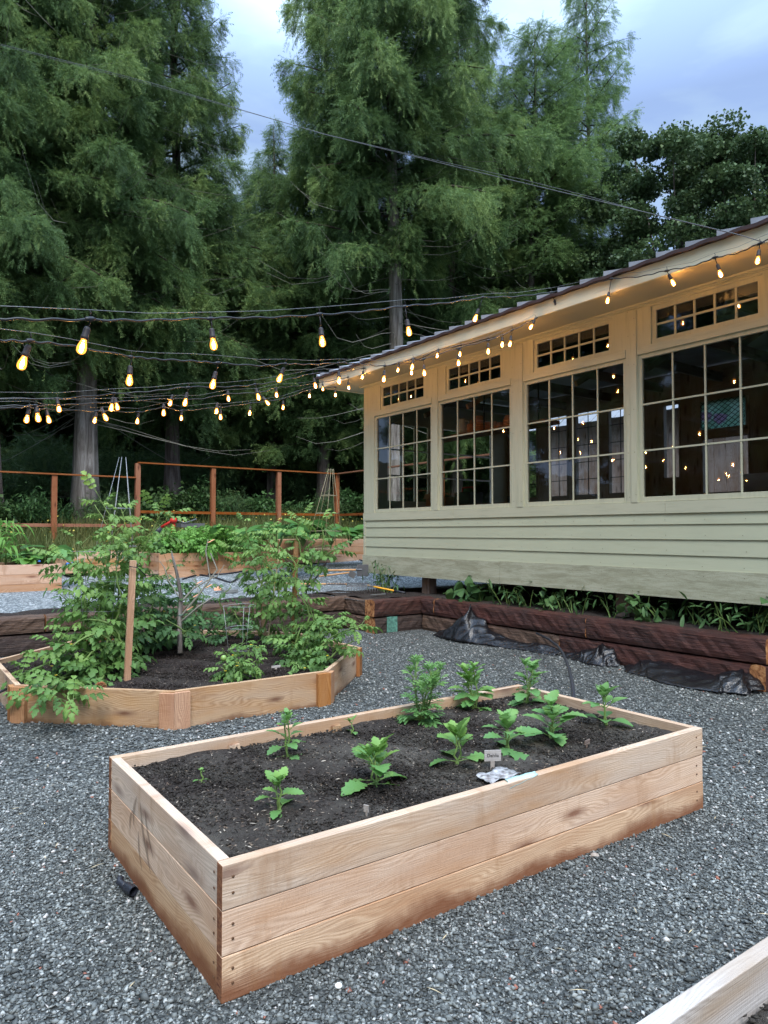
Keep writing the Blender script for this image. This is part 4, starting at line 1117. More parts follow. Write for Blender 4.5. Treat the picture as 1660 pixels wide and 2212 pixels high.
string_lights('fourth string of small amber bulbs, ending at the far corner of the shed roof',
    [(-200, 880, 5.2), (0, 877, 5.3), (78, 876, 5.5), (150, 874, 6.2), (251, 868, 7.0), (371, 861, 7.8), (430, 862, 8.2), (493, 851, 8.6), (560, 848, 8.8), (596, 838, 9.2), (640, 834, 10.3), (697, 826, 12.0), (752, 815, 'e')],
    [(78, 83, 904), (251, 254, 880), (371, 368, 872), (493, 494, 862), (560, 579, 871), (596, 598, 854), (697, 698, 841), (752, 754, 838)])
string_lights('lowest string of small amber bulbs in front of the dark trees',
    [(-200, 878, 5.6), (0, 881, 5.9), (64, 880, 6.0), (100, 884, 6.6), (210, 888, 7.8), (222, 887, 6.5), (300, 890, 8.4), (354, 880, 7.5), (393, 887, 9.2), (469, 880, 8.0), (477, 880, 8.8), (542, 871, 10.0), (612, 861, 10.2), (669, 842, 11.8), (724, 836, 11.9)],
    [(64, 58, 907), (100, 106, 908), (210, 205, 909), (222, 229, 903), (300, 297, 911), (354, 354, 893), (393, 392, 904), (469, 468, 889), (477, 477, 902), (542, 540, 893), (612, 612, 881), (669, 669, 856), (724, 725, 854)])
# overhead service wires
def wire(label, pts, rad=.012):
    P = [P3(p) for p in pts]; m = MB(); m.tube(P, rad, 5)
    return props(m.build('overhead_wire', m_power), label, 'wire', 'overhead wires to the shed')
wire('main overhead wire crossing the sky down to the shed fascia', [(-300, 10, 15), (0, 95, 13.5), (330, 180, 12), (700, 290, 10), (1000, 364, 8.6), (1285, 432, 7.6), (1450, 472, 6.8), (1600, 508, 6.2), (1652, 524, 5.95)], .0042)
wire('thinner second overhead wire, splitting from the main one above the middle cedar', [(-300, 14, 15.05), (0, 98, 13.55), (330, 184, 12.05), (700, 289, 10.05), (900, 337, 9), (1130, 388, 8.2), (1260, 421, 7.7), (1425, 467, 7.0), (1600, 509, 6.25)], .0026)
# ---------------------------------------------------------------- trees
def trunk_mesh(H, r0, seed, flare=1.6, lean=0):
    r = random.Random(seed); m = MB(); n = 14; pts = []; rad = []
    for i in range(16):
        s = i/15; z = H*s
        pts.append((.12*math.sin(z*.35+seed)*min(1, s*4)+lean*s, .12*math.cos(z*.3+seed)*min(1, s*4), z))
        rad.append(r0*(1-s)**.85*(1+(flare-1)*math.exp(-z/1.1))+.012)
    m.tube(pts, rad, n)
    # fluted base
    for k, v in enumerate(m.v):
        if v.z < H*.45:
            a = math.atan2(v.y, v.x); f = 1+.15*math.sin(a*6+seed+v.z*.2)*math.exp(-v.z/6)
            v.x *= f; v.y *= f
    return m
def conifer(seed, H, Rm, cb, n_br, dens, prof=.75, mat=None, droop=.45, spray=.42, gaps=.0, lateral=.34):
    """returns arrays of the crown and a branch mesh for a conifer of height H at the origin"""
    r = np.random.default_rng(seed); P = []; D = []; T = []; br = MB(); SZ = []
    for k in range(n_br):
        f = (k+r.random())/n_br; z = H*(cb+(1-cb)*f**1.02)
        g = (z/H-cb)/(1-cb)
        L = Rm*max(.06, (1-g)**prof)*(min(1, .62+g*2.2))*r.uniform(.42, 1.22)
        if r.random() < gaps: L *= .45
        az = k*2.39996+r.normal(0, .35); ca, sa = math.cos(az), math.sin(az)
        up0 = r.uniform(.0, .42)+.45*g; dr = droop*r.uniform(.45, 1.15)*(1-.35*g)*min(1, .55+g*4)
        def path(s):
            return np.array([ca*L*s, sa*L*s, z+L*(up0*s-dr*s*s*1.25+.18*dr*s**4)])
        pts = [path(s) for s in np.linspace(0, 1, 7)]
        br.tube([tuple(p) for p in pts], [.028*L*(1-s*.85)*.6+.006 for s in np.linspace(0, 1, 7)], 3, False)
        n = int(dens*L*(.7+.5*L/Rm)*r.uniform(.8, 1.2))
        m_ = max(5, int(4+L*3.6)); sj = np.linspace(.16, 1., m_)+r.normal(0, .03, m_); sd = np.where(np.arange(m_) % 2, 1., -1.); wj = (lateral*(1.15-sj)*L*r.uniform(.7, 1.5, m_)+.16)*sd
        wj[-1] *= .2; jj = r.integers(0, m_, n); q = r.random(n)**.8
        s = np.clip(sj[jj]+.16*q*(1-sj[jj])+r.normal(0, .012, n), .05, 1.05); lt = wj[jj]*q
        base = np.stack([ca*L*s-sa*lt, sa*L*s+ca*lt, z+L*(up0*s-dr*s*s*1.25+.18*dr*s**4)-np.abs(lt)*.5*q+r.normal(0, .05, m_)[jj]], 1)
        hang = r.exponential(.15, n)*(.35+s)*r.uniform(.3, 1.7, m_)[jj]; bj = r.normal(0, .15, m_)[jj]
        base[:, 2] -= np.minimum(hang, 1.3)
        base += r.normal(0, .045, (n, 3))
        sg = np.sign(lt)*np.minimum(1, np.abs(lt)*1.5+.2)
        d = np.stack([ca*.85-sa*sg*.9, sa*.85+ca*sg*.9, -.42-np.minimum(1.6, hang*3.6)], 1)+r.normal(0, .48, (n, 3))
        P.append(base); D.append(d)
        bt = r.normal(0, .1)
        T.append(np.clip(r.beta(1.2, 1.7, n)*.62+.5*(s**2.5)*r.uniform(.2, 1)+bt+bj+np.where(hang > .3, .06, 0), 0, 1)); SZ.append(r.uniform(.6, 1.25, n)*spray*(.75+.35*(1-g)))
    P = np.concatenate(P); D = np.concatenate(D); T = np.concatenate(T); SZ = np.concatenate(SZ)
    u = np.stack([r.normal(0, .7, len(P)), r.normal(0, .7, len(P)), np.ones(len(P))], 1)
    M = frames(D, u, SZ)
    V, Fc, TT = inst(CEDAR, M, P, T)
    return V, Fc, TT, br
MESH = {}
def conifer_kind(key, seed, H, Rm, cb, n_br, dens, mat, **kw):
    V, Fc, T, br = conifer(seed, H, Rm, cb, n_br, dens, **kw)
    MESH[key] = (V, Fc, T, br, H, mat, seed)
PROTO = {}
def place_conifer(key, u, d, scale, rot, label, trunk_r, zscale=None, bark=None, name='cedar_tree', xyz=None, flare=1.5, cat='conifer'):
    p = at_d(u, 1150, d) if xyz is None else Vector(xyz)
    base = Vector((p.x, p.y, terr(p.x, p.y)-.05))
    t = thing(name, label, cat, base, 'tall conifers behind the fence', rot)
    V, Fc, T, br, H, mat, seed = MESH[key]
    if key not in PROTO:
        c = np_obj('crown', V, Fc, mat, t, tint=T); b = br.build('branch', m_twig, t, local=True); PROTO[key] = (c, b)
        b['kind'] = 'stuff'
    else:
        c0, b0 = PROTO[key]
        c = c0.copy(); COL.objects.link(c); c.parent = t; b = b0.copy(); COL.objects.link(b); b.parent = t
    sz = zscale or scale
    c.scale = (scale, scale, sz); b.scale = (scale, scale, sz)
    tm = trunk_mesh(H*sz*.97, trunk_r, seed+int(u), flare).build('trunk', bark or m_bark, t, local=True)
    return t
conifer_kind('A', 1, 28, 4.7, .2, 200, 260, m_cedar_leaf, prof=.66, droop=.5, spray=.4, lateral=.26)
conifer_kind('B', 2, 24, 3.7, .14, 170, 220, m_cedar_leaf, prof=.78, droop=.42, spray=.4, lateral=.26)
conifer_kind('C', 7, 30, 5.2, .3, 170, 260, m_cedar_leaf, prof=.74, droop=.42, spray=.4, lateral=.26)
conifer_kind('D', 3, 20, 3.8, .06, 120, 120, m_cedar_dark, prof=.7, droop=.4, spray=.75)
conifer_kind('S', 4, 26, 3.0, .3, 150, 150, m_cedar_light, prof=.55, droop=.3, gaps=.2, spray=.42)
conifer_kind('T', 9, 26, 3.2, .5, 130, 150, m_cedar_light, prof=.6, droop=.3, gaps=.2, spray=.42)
place_conifer('A', 186, 23.5, 1.0, .3, 'huge cedar with a thick fluted grey trunk, second from the left', .36, 1.02, m_bark_pale, flare=1.45)
place_conifer('A', -20, 21.5, .92, 2.4, 'broad drooping cedar at the left edge of the picture', .3)
place_conifer('B', 372, 27.5, 1.22, 4.4, 'tall cedar whose right side stands against the pale sky, right of the fluted trunk', .26, 1.2)
place_conifer('C', 852, 26.5, 1.06, 3.9, 'biggest cedar in the middle with a pale bare trunk below its crown', .3, 1.13, m_bark_pale, flare=1.15)
place_conifer('B', 700, 30, 1.3, 1.1, 'shorter cedar left of the biggest middle cedar', .25, .98)
place_conifer('B', 590, 31.5, .95, 3.1, 'lower cedar shouldering the left side of the middle group', .22, .74)
place_conifer('B', 985, 31, 1.3, 5.3, 'cedar right behind the biggest middle cedar', .25, 1.12)
place_conifer('T', 1157, 30, 1.2, .7, 'slim conifer with a long pale trunk and dead lower twigs', .2, .86, m_bark_pale, flare=1.1)
place_conifer('B', 1090, 33, 1.25, .2, 'green cedar behind the slim pale trunk', .2, .84)
place_conifer('S', 1278, 32.5, 1.05, 2.9, 'rightmost slender thin crowned conifer against the sky', .2, 1.06, m_bark, flare=1.1)
place_conifer('B', 1225, 36, .9, 2.6, 'green cedar between the slim trunk and the slender conifer', .2, .7)
place_conifer('D', 560, 35, .95, 0.2, 'dark fir filling the gap between the two big cedar groups', .2, .86, name='fir_tree')
place_conifer('D', 480, 37, .9, 1.2, 'dark fir deep in the wood behind the tall left cedars', .2, .85, name='fir_tree')
k = 0
for (u, d, s, sz, lb) in ((270, 34, 1., .8, 'dark fir in the gloom behind the fluted trunk'), (640, 38, 1.1, .8, 'dark fir in the second row left of the middle cedar'), (760, 36, 1.1, .8, 'dark fir in the second row just left of the pale trunk'),
                      (930, 37, 1.1, .82, 'dark fir in the second row right of the pale trunk'), (1060, 38, 1.1, .8, 'dark fir between the middle cedar and the slim conifer'), (1200, 38, 1.0, .66, 'dark fir between the two slim conifers'),
                      (1330, 36, .9, .5, 'low dark fir right of the slender conifer'), (60, 33, 1.1, .9, 'dark fir behind the leftmost cedar'), (-120, 30, 1.1, .9, 'dark fir beyond the left edge'),
                      (420, 44, 1.2, 1., 'far dark fir glimpsed behind the left cedars'), (560, 46, 1.2, .85, 'far dark fir in the third row under the sky gap'), (700, 45, 1.2, .9, 'far dark fir behind the shorter cedar'), (860, 45, 1.2, .9, 'far dark fir hidden behind the middle cedar'), (1010, 46, 1.2, .9, 'far dark fir behind the right side of the wood'),
                      (1140, 45, 1.2, .75, 'far dark fir behind the slim conifer'), (300, 47, 1.2, 1, 'far dark fir behind the fluted trunk'), (150, 44, 1.2, 1, 'far dark fir left of the fluted trunk'), (0, 44, 1.2, 1, 'far dark fir at the left edge')):
    k += 1; place_conifer('D', u, d, s, k*1.7, lb, .2, sz, name='fir_tree')
# feathery light conifer behind the roof
place_conifer('B', 1345, 30, .72, 2.2, 'small feathery light green conifer just above the shed roof', .12, .5)
place_conifer('B', 1240, 28.5, .75, 4.2, 'young light green conifer behind the shed roof near the slim trunks', .12, .44)
# the wood goes on at the left, outside the frame; the shed windows mirror it
for i, (x, y, kk, sc_) in enumerate(((-13, 10, 'A', .9), (-16, 16, 'D', 1.1), (-12, 21, 'A', 1.0), (-19, 5, 'D', 1.2), (-15, -1, 'B', 1.0), (-21, 11, 'D', 1.3), (-18, 22, 'B', 1.0), (-9, 27, 'D', 1.2), (-22, -6, 'A', .9), (-17, -9, 'D', 1.1), (-24, 18, 'D', 1.3))):
    place_conifer(kk, 0, 0, sc_, i*1.3, ['cedar standing left of the yard outside the picture, mirrored in the shed windows', 'fir of the left wood outside the picture, mirrored in the shed windows'][i % 2], .3, sc_*.85, xyz=(x, y, 0), name='cedar_tree' if kk != 'D' else 'fir_tree')
# hanging dead twigs on the slim conifer and the left cedar
def dead_twigs(base, H0, H1, n, L, seed, parent, azr=None):
    r = random.Random(seed); m = MB()
    for k in range(n):
        z = r.uniform(H0, H1); az = r.uniform(0, 6.28) if azr is None else r.uniform(*azr); l = L*r.uniform(.5, 1.2); ca, sa = math.cos(az), math.sin(az); dr = r.uniform(.1, .5)
        m.tube([(ca*l*s, sa*l*s, z+l*(-.2*s-dr*s*s+(dr*1.2)*s**4)) for s in (0, .2, .4, .6, .8, 1)], [.018*(1-s*.8) for s in (0, .2, .4, .6, .8, 1)], 3, False)
    o = m.build('dead_twigs', m_deadtwig, parent, local=True); o['kind'] = 'stuff'
for o in list(bpy.data.objects):
    lb = o.get('label', '')
    if 'slim conifer with a long' in lb: dead_twigs(o, 5, 18, 150, 3.2, 3, o)
    if lb.startswith('huge cedar'): dead_twigs(o, 3.5, 24, 150, 5.2, 4, o)
    if lb.startswith('biggest cedar'): dead_twigs(o, 4, 22, 130, 4.6, 5, o)
    if lb.startswith('broad drooping'): dead_twigs(o, 5, 22, 120, 5.0, 6, o)
MAPLEAF = (np.array([(0, 0, 0), (.5, .45, .1), (1, 0, -.12), (.5, -.45, .1)], 'f'), np.array([(0, 2, 1), (0, 3, 2)], 'i'))
# broadleaf trees on the right
def maple(label, u, d, H, Rr, seed, n_cl, scale_leaf=.4):
    p = at_d(u, 1150, d); base = Vector((p.x, p.y, terr(p.x, p.y))); r = np.random.default_rng(seed)
    t = thing('maple_tree', label, 'broadleaf tree', base, 'broadleaf trees behind the shed roof')
    br = MB(); br.tube([(0, 0, 0), (.1, .1, H*.25), (0, .1, H*.5), (.1, 0, H*.8)], [.3, .25, .17, .05], 9)
    Ps = []; Ts = []
    zc = H*.62; hz = H*.40
    for k in range(190):
        v = r.normal(size=3); v /= np.linalg.norm(v); q = r.uniform(.45, 1)**.5*(1+.1*math.sin(v[0]*5+seed)+.1*math.cos(v[1]*6+v[2]*4))
        c = np.array([v[0]*Rr*q, v[1]*Rr*q, zc+v[2]*hz*q]); rr = r.uniform(.45, .85)
        if k % 3 == 0: br.tube([(0, 0, H*r.uniform(.2, .5)), (c[0]*.5, c[1]*.5, (c[2]+H*.35)*.5), tuple(c)], [.09, .045, .012], 5, False)
        n = n_cl; v = r.normal(size=(n, 3)); v /= np.linalg.norm(v, axis=1, keepdims=True); v *= rr*r.uniform(.5, 1., (n, 1)); v[:, 2] *= .6
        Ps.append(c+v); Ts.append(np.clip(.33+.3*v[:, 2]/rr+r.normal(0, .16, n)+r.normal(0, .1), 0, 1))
    P = np.concatenate(Ps); T = np.concatenate(Ts)
    d_ = r.normal(size=(len(P), 3)); d_[:, 2] -= .3
    u_ = np.stack([r.normal(0, .6, len(P)), r.normal(0, .6, len(P)), np.ones(len(P))], 1)
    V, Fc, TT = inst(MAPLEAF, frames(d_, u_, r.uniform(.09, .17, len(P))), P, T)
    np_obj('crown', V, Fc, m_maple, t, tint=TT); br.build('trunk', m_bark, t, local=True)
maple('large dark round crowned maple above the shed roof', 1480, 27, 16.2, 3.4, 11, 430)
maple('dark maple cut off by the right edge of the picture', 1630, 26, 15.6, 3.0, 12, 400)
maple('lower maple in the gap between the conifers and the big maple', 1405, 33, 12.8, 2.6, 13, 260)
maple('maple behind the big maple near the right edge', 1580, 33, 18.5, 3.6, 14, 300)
# undergrowth behind the fence
def shrub(label, x, y, h, w, seed, mat, n=900, leaf=.13, name='shrub', tpl=OVATE, group='bushes behind the fence'):
    r = np.random.default_rng(seed); base = Vector((x, y, terr(x, y)))
    t = thing(name, label, 'shrub', base, group)
    m = MB(); C = []; T = []
    for k in range(12):
        az = r.uniform(0, 6.28); l = w*r.uniform(.3, 1); tip = (math.cos(az)*l, math.sin(az)*l, h*r.uniform(.5, 1)*(1-.35*l/w))
        m.tube([(0, 0, 0), (tip[0]*.4, tip[1]*.4, tip[2]*.6), tip], [.014, .01, .004], 4, False)
        q = n//12; s = r.uniform(.25, 1.05, q)[:, None]
        C.append(np.array(tip)*np.concatenate([s, s, s**.7], 1)+r.normal(0, .17*w, (q, 3))*np.array([1, 1, .7])); T.append(np.clip(.25+.3*s[:, 0]+r.normal(0, .18, q), 0, 1))
    P = np.concatenate(C); P[:, 2] = np.abs(P[:, 2])+.03; T = np.concatenate(T)
    d_ = r.normal(size=(len(P), 3)); d_[:, 2] -= .2; u_ = np.stack([r.normal(0, .5, len(P)), r.normal(0, .5, len(P)), np.ones(len(P))], 1)
    V, Fc, TT = inst(tpl, frames(d_, u_, r.uniform(.7, 1.3, len(P))*leaf), P, T)
    np_obj('foliage', V, Fc, mat, t, tint=TT); m.build('stem', m_stem_r, t, local=True)
    return t
rr = random.Random(5)
desc = ['dense dark bush', 'low spreading bush', 'pale green fern like bush', 'leafy bramble', 'tall rough bush', 'round bush']
sp = [(-30, 24.0, 'at the left edge'), (60, 24.5, 'left of the first fence post'), (240, 24.5, 'right of the thick fluted trunk'), (330, 24.8, 'behind the tall fence post'), (395, 24.2, 'between the tall post and the next'), (450, 24.6, 'behind the third fence post'), (510, 24.2, 'right of the third fence post'),
      (560, 24.8, 'left of the fourth fence post'), (610, 24.3, 'behind the fourth fence post'), (660, 24.6, 'between the last two fence posts'), (705, 24.2, 'left of the corner post'), (750, 24.0, 'behind the corner post'), (790, 23.8, 'beside the corner of the shed'), (140, 25.5, 'in front of the fluted trunk')]
for i, (u, Y, wh) in enumerate(sp):
    p = at_y(u, 1150, Y)
    shrub(desc[i % 6]+' '+wh+', beyond the fence', p.x, p.y, rr.uniform(.9, 2.0), rr.uniform(.9, 1.4), 50+i, [m_shrub, m_darkleaf, m_cedar_dark, m_weed][i % 4], 1300, [.14, .2, .28, .16][i % 4], tpl=[OVATE, NARROW, CEDAR, OVATE][i % 4])
for i, (u, Y) in enumerate(((200, 29), (300, 30), (420, 29), (520, 30), (620, 29), (720, 30), (100, 30), (800, 30), (0, 29))):
    p = at_y(u, 1150, Y)
    shrub('shady thicket in the dark forest edge, number %d from the deep left gap' % (i+1) if False else ['dusky thicket under the fluted cedar', 'dusky thicket behind the tall post', 'dusky thicket under the dark firs', 'dusky thicket near the middle of the fence', 'dusky thicket left of the pale trunk', 'dusky thicket below the pale trunk', 'dusky thicket left of the fluted cedar', 'dusky thicket beside the shed corner', 'dusky thicket at the far left'][i], p.x, p.y, rr.uniform(2.0, 4.2), 2.2, 80+i, m_cedar_dark, 1500, .5, tpl=CEDAR)
# rough grass and wild flowers around the fence
r = np.random.default_rng(77); n = 30000
X = r.uniform(-8, 18, n); Y = r.uniform(17.2, 24.5, n)
ok = ((X > 0) | (Y > 18)); X, Y = X[ok], Y[ok]; n = len(X)
P = np.stack([X, Y, np.array([terr(a, b) for a, b in zip(X, Y)])], 1)
BL = (np.array([(0, .03, 0), (0, -.03, 0), (.5, .022, .05), (.5, -.022, .05), (1, 0, .22)], 'f'), np.array([(0, 1, 2), (1, 3, 2), (2, 3, 4)], 'i'))
d_ = np.stack([r.normal(0, .3, n), r.normal(0, .3, n), np.ones(n)], 1); u_ = r.normal(size=(n, 3))
h = r.uniform(.25, .75, n)*(1+.5*np.sin(X*.9)*np.cos(Y))
V, Fc, T = inst(BL, frames(d_, u_, np.stack([h, np.full(n, .45), h], 1)), P, np.clip(r.beta(2, 2, n)+.15*np.sin(X*1.7), 0, 1))
m_grass = M_leaf('meadow_grass', (.045, .07, .022), (.11, .14, .04), (.26, .24, .09), .3, .6)
props(np_obj('meadow_grass', V, Fc, m_grass, tint=T), 'tall rough yellow green grass growing along the fence', 'grass', kind='stuff')
n = 420; X = r.uniform(0, 17, n); Y = r.uniform(17.6, 24, n); P = np.stack([X, Y, np.array([terr(a, b) for a, b in zip(X, Y)])+r.uniform(.3, .8, n)], 1)
V, Fc, T = inst(OVATE, frames(r.normal(size=(n, 3)), r.normal(size=(n, 3))+np.array([0, 0, 1]), np.full(n, .055)), P, r.random(n))
t_ = NT('wild_flower'); m_fl = t_.done(t_.bsdf((.5, .42, .08), .7))
props(np_obj('wild_flowers', V, Fc, m_fl, tint=T), 'tiny yellow wild flowers in the rough grass by the fence', 'flowers', kind='stuff')
# ---------------------------------------------------------------- garden plants
def curve(p0, p1, bow, n=8, seed=0):
    r = random.Random(seed); p0 = Vector(p0); p1 = Vector(p1); b = Vector(bow); out = []
    for i in range(n+1):
        s = i/n; p = p0.lerp(p1, s)+b*(4*s*(1-s)); p += Vector((r.uniform(-1, 1), r.uniform(-1, 1), 0))*.008*(0 if i in (0,) else 1); out.append(p)
    return out
def dahlia(x, y, h, seed, label, tpl=None, leaf=.13, n_st=2, nodes=4, mat=None, z=.365, group='young plants in the foreground bed', spread=.3, name='leafy_plant', lean=(0, 0), el=(.95, -.15)):
    r = random.Random(seed); t = thing(name, label, 'garden plant', (x, y, z), group)
    st = MB(); D = []; P = []; U = []; S = []; T = []
    for k in range(n_st):
        az0 = r.uniform(0, 6.28); off = h*spread*(.15 if k == 0 else r.uniform(.4, 1))
        top = Vector((x+off*math.cos(az0)+lean[0], y+off*math.sin(az0)+lean[1], z+h*(.8 if k == 0 else r.uniform(.5, .75))))
        c = curve((x+r.uniform(-.01, .01), y+r.uniform(-.01, .01), z-.02), top, (r.uniform(-.01, .01), r.uniform(-.01, .01), 0), 8, seed+k)
        st.tube(c, [.0065-.004*i/8 for i in range(9)], 6)
        for q in range(nodes):
            s = (q+.9)/(nodes); i = min(8, int(s*8)); p = c[i]
            for sg in (0, math.pi):
                az = az0+q*1.57+sg+r.uniform(-.35, .35); e = el[1]+(el[0]-el[1])*s**1.3+r.uniform(-.2, .2)
                d = Vector((math.cos(az)*math.cos(e), math.sin(az)*math.cos(e), math.sin(e)))
                L = leaf*1.08*(1.1-.45*s)*r.uniform(.75, 1.2)
                pet = p+d*L*.35
                st.tube([p, pet], [.0028, .0018], 4, False)
                P.append(pet); D.append(d); U.append(Vector((r.uniform(-.2, .2), r.uniform(-.2, .2), 1))-Vector((d.x, d.y, 0))*.2*0); S.append(L); T.append(min(1, max(0, .3+.45*s+r.uniform(-.18, .18))))
        # tip tuft
        for q in range(4):
            az = q*1.57+r.uniform(-.3, .3); e = r.uniform(.9, 1.35); d = Vector((math.cos(az)*math.cos(e), math.sin(az)*math.cos(e), math.sin(e)))
            P.append(c[-1]); D.append(d); U.append(Vector((-math.cos(az), -math.sin(az), .3))); S.append(leaf*.55*r.uniform(.8, 1.2)); T.append(r.uniform(.65, 1))
    st.build('stem', m_stem, t)
    a = lambda L: np.array([tuple(v) for v in L])
    V, Fc, TT = inst(tpl or BIG, frames(a(D), a(U), np.array(S)), a(P), np.array(T))
    np_obj('leaves', V, Fc, mat or m_dahlia, t, tint=TT, off=(x, y, z), smooth=False)
    return t
dahlia(1.282, 2.49, .15, 1, 'small dahlia seedling nearest the left front corner of the long bed', leaf=.085, n_st=2, nodes=3)
dahlia(1.759, 2.53, .17, 2, 'broad leaved dahlia with toothed leaves, second from the left in the front row', leaf=.125, n_st=3, nodes=3, el=(1.0, -.2), spread=.2)
dahlia(2.225, 2.54, .17, 3, 'three leaved looking dahlia in the middle of the front row', leaf=.12, n_st=2, nodes=3, el=(1.2, .1), spread=.15)
dahlia(2.557, 2.55, .19, 14, 'spreading dahlia with flat pale leaves right of the middle of the front row', leaf=.13, n_st=2, nodes=3, el=(.6, .1), mat=m_dahlia_b)
dahlia(2.897, 2.55, .22, 5, 'wide dahlia with layered horizontal leaves, second from the right in the front row', leaf=.13, n_st=3, nodes=3, el=(.7, .2), mat=m_dahlia_b)
dahlia(3.341, 2.56, .23, 6, 'dahlia with smooth oval leaves at the right end of the front row', tpl=OVATE, leaf=.11, n_st=2, nodes=3, el=(1.0, -.1), mat=m_dahlia_b)
dahlia(3.012, 3.26, .31, 8, 'tall light green plant in the back row, behind the spreading dahlia', leaf=.105, n_st=4, nodes=5, spread=.2)
dahlia(3.36, 3.16, .31, 9, 'airy light green plant in the back row near the far corner of the bed', leaf=.105, n_st=4, nodes=4, spread=.25, mat=m_dahlia_b)
dahlia(2.554, 3.22, .42, 7, 'tallest bushy plant with fine feathery leaves in the back row', leaf=.10, n_st=8, nodes=6, tpl=merge_tpl([tf(NARROW, (0, 0, 0), 0, 1.), tf(NARROW, (.3, 0, 0), .8, .6), tf(NARROW, (.3, 0, 0), -.8, .6), tf(NARROW, (.55, 0, 0), .7, .45), tf(NARROW, (.55, 0, 0), -.7, .45)]), mat=m_dahlia_b, spread=.36)
dahlia(1.629, 3.09, .25, 11, 'slim two stemmed seedling by the back board on the left', leaf=.075, n_st=2, nodes=5, spread=.12, mat=m_dahlia_b)
dahlia(1.181, 3.017, .05, 12, 'tiny yellow green seedling alone at the left end of the bed', leaf=.03, n_st=1, nodes=2)
dahlia(2.098, 3.25, .08, 13, 'tiny seedling against the back board left of the tallest plant', leaf=.05, n_st=1, nodes=2)
# ------------------------------------------------ tomatoes
def vine(label, base, stems, n_leaf, leaf, seed, mat=m_tomleaf, tpl=TOMATO, name='tomato_plant', cat='tomato plant', group='tomato plants in the octagonal bed', rad=.0115, fruit=0, shell=.12, flowers=6):
    """stems: list of lists of world points"""
    r = random.Random(seed); base = Vector(base); t = thing(name, label, cat, base, group)
    st = MB(); D = []; P = []; U = []; S = []; T = []; fr = MB(); fl = []
    segs = []
    for pts in stems:
        pts = [Vector(p) for p in pts]; dense = []
        for i in range(len(pts)-1):
            p0 = pts[max(i-1, 0)]; p1 = pts[i]; p2 = pts[i+1]; p3 = pts[min(i+2, len(pts)-1)]
            for k in range(7):
                s = k/7; dense.append(p0*(-.5*s+s*s-.5*s**3)+p1*(1-2.5*s*s+1.5*s**3)+p2*(.5*s+2*s*s-1.5*s**3)+p3*(-.5*s*s+.5*s**3)+Vector((r.uniform(-1, 1), r.uniform(-1, 1), 0))*.008)
        dense.append(pts[-1]); N = len(dense)
        st.tube(dense, [rad*(1-.65*i/N) for i in range(N)], 6)
        L = sum((dense[i+1]-dense[i]).length for i in range(N-1)); segs.append((dense, L))
    tot = sum(l for _, l in segs)
    for dense, L in segs:
        n = max(3, int(.72*n_leaf*L/tot)); az = r.uniform(0, 6.28)
        for q in range(n):
            s = (q+r.random())/n; s = .06+.94*s; i = min(len(dense)-2, int(s*(len(dense)-1))); p = dense[i]
            az += 2.4+r.uniform(-.5, .5); e = r.uniform(-.3, .65)+(.5 if s > .93 else 0)
            d = Vector((math.cos(az)*math.cos(e), math.sin(az)*math.cos(e), math.sin(e)))
            l = leaf*r.uniform(.6, 1.15)*(1.05-.35*s)
            pet = p+d*r.uniform(.1, 1)*shell
            st.tube([p, pet], [.003, .002], 3, False)
            P.append(pet); D.append(d); U.append(Vector((r.uniform(-.6, .6), r.uniform(-.6, .6), 1))); S.append(l*1.25); T.append(min(1, max(0, .25+.45*s+r.uniform(-.22, .3))))
            if flowers and r.random() < flowers/100: fl.append(pet)
            if fruit and r.random() < fruit/100:
                c = p+Vector((r.uniform(-.05, .05), r.uniform(-.05, .05), -.03)); R_ = r.uniform(.016, .028)
                fr = MB(); fr.lathe(c, [(R_*math.sin(a), -R_*math.cos(a)) for a in (.25, .8, 1.35, 1.9, 2.45, 2.9)], 10); fr.build('green_fruit', m_fruit, t)
    st.build('stem', m_stem if tpl is not None else m_stem_r, t)
    a = lambda L_: np.array([tuple(v) for v in L_])
    V, Fc, TT = inst(tpl, frames(a(D), a(U), np.array(S)), a(P), np.array(T))
    np_obj('leaves', V, Fc, mat, t, tint=TT, off=base)
    if fl:
        for p in fl:
            F_ = MB()
            for k in range(5):
                a_ = k*1.256; q = Vector((math.cos(a_), math.sin(a_), .3)); F_.bar(p, p+q*.012, .001, .006)
            F_.build('flower', m_tomfl, t)
    return t
m_fruit = M_plain('green_tomato', (.2, .32, .08), .35, .5); m_tomfl = M_plain('tomato_flower', (.75, .55, .05), .6)
Dp = at_d
def S_(*pts):
    out = []
    for u, v, d in pts:
        p = Dp(u, v, d)
        if d > 5.5 and p.z < .25:                      # keep the stem above the soil
            p = at_z(u, v, .255)
            if not in_oct(p.x, p.y, -.1): p = at_z(u, v, .315)
        out.append(p)
    return out
# left tomato mass (depth about 6.4)
vine('big bushy tomato in the left wire cage, reaching above the fence rail', (1.51, 6.16, .23),
     [S_((215, 1470, 6.4), (225, 1400, 6.4), (215, 1320, 6.4), (235, 1250, 6.4), (225, 1190, 6.4), (250, 1140, 6.4), (215, 1080, 6.35)),
      S_((210, 1470, 6.4), (180, 1390, 6.3), (185, 1300, 6.3), (165, 1230, 6.3), (130, 1200, 6.2)),
      S_((220, 1468, 6.4), (250, 1400, 6.5), (275, 1320, 6.6), (290, 1240, 6.6), (320, 1170, 6.6), (345, 1115, 6.6)),
      S_((215, 1460, 6.4), (200, 1370, 6.6), (225, 1290, 6.7), (195, 1215, 6.7), (170, 1170, 6.6)),
      S_((218, 1465, 6.4), (235, 1380, 6.2), (262, 1300, 6.2), (250, 1230, 6.2), (275, 1180, 6.2))], 270, .2, 1, shell=.15)
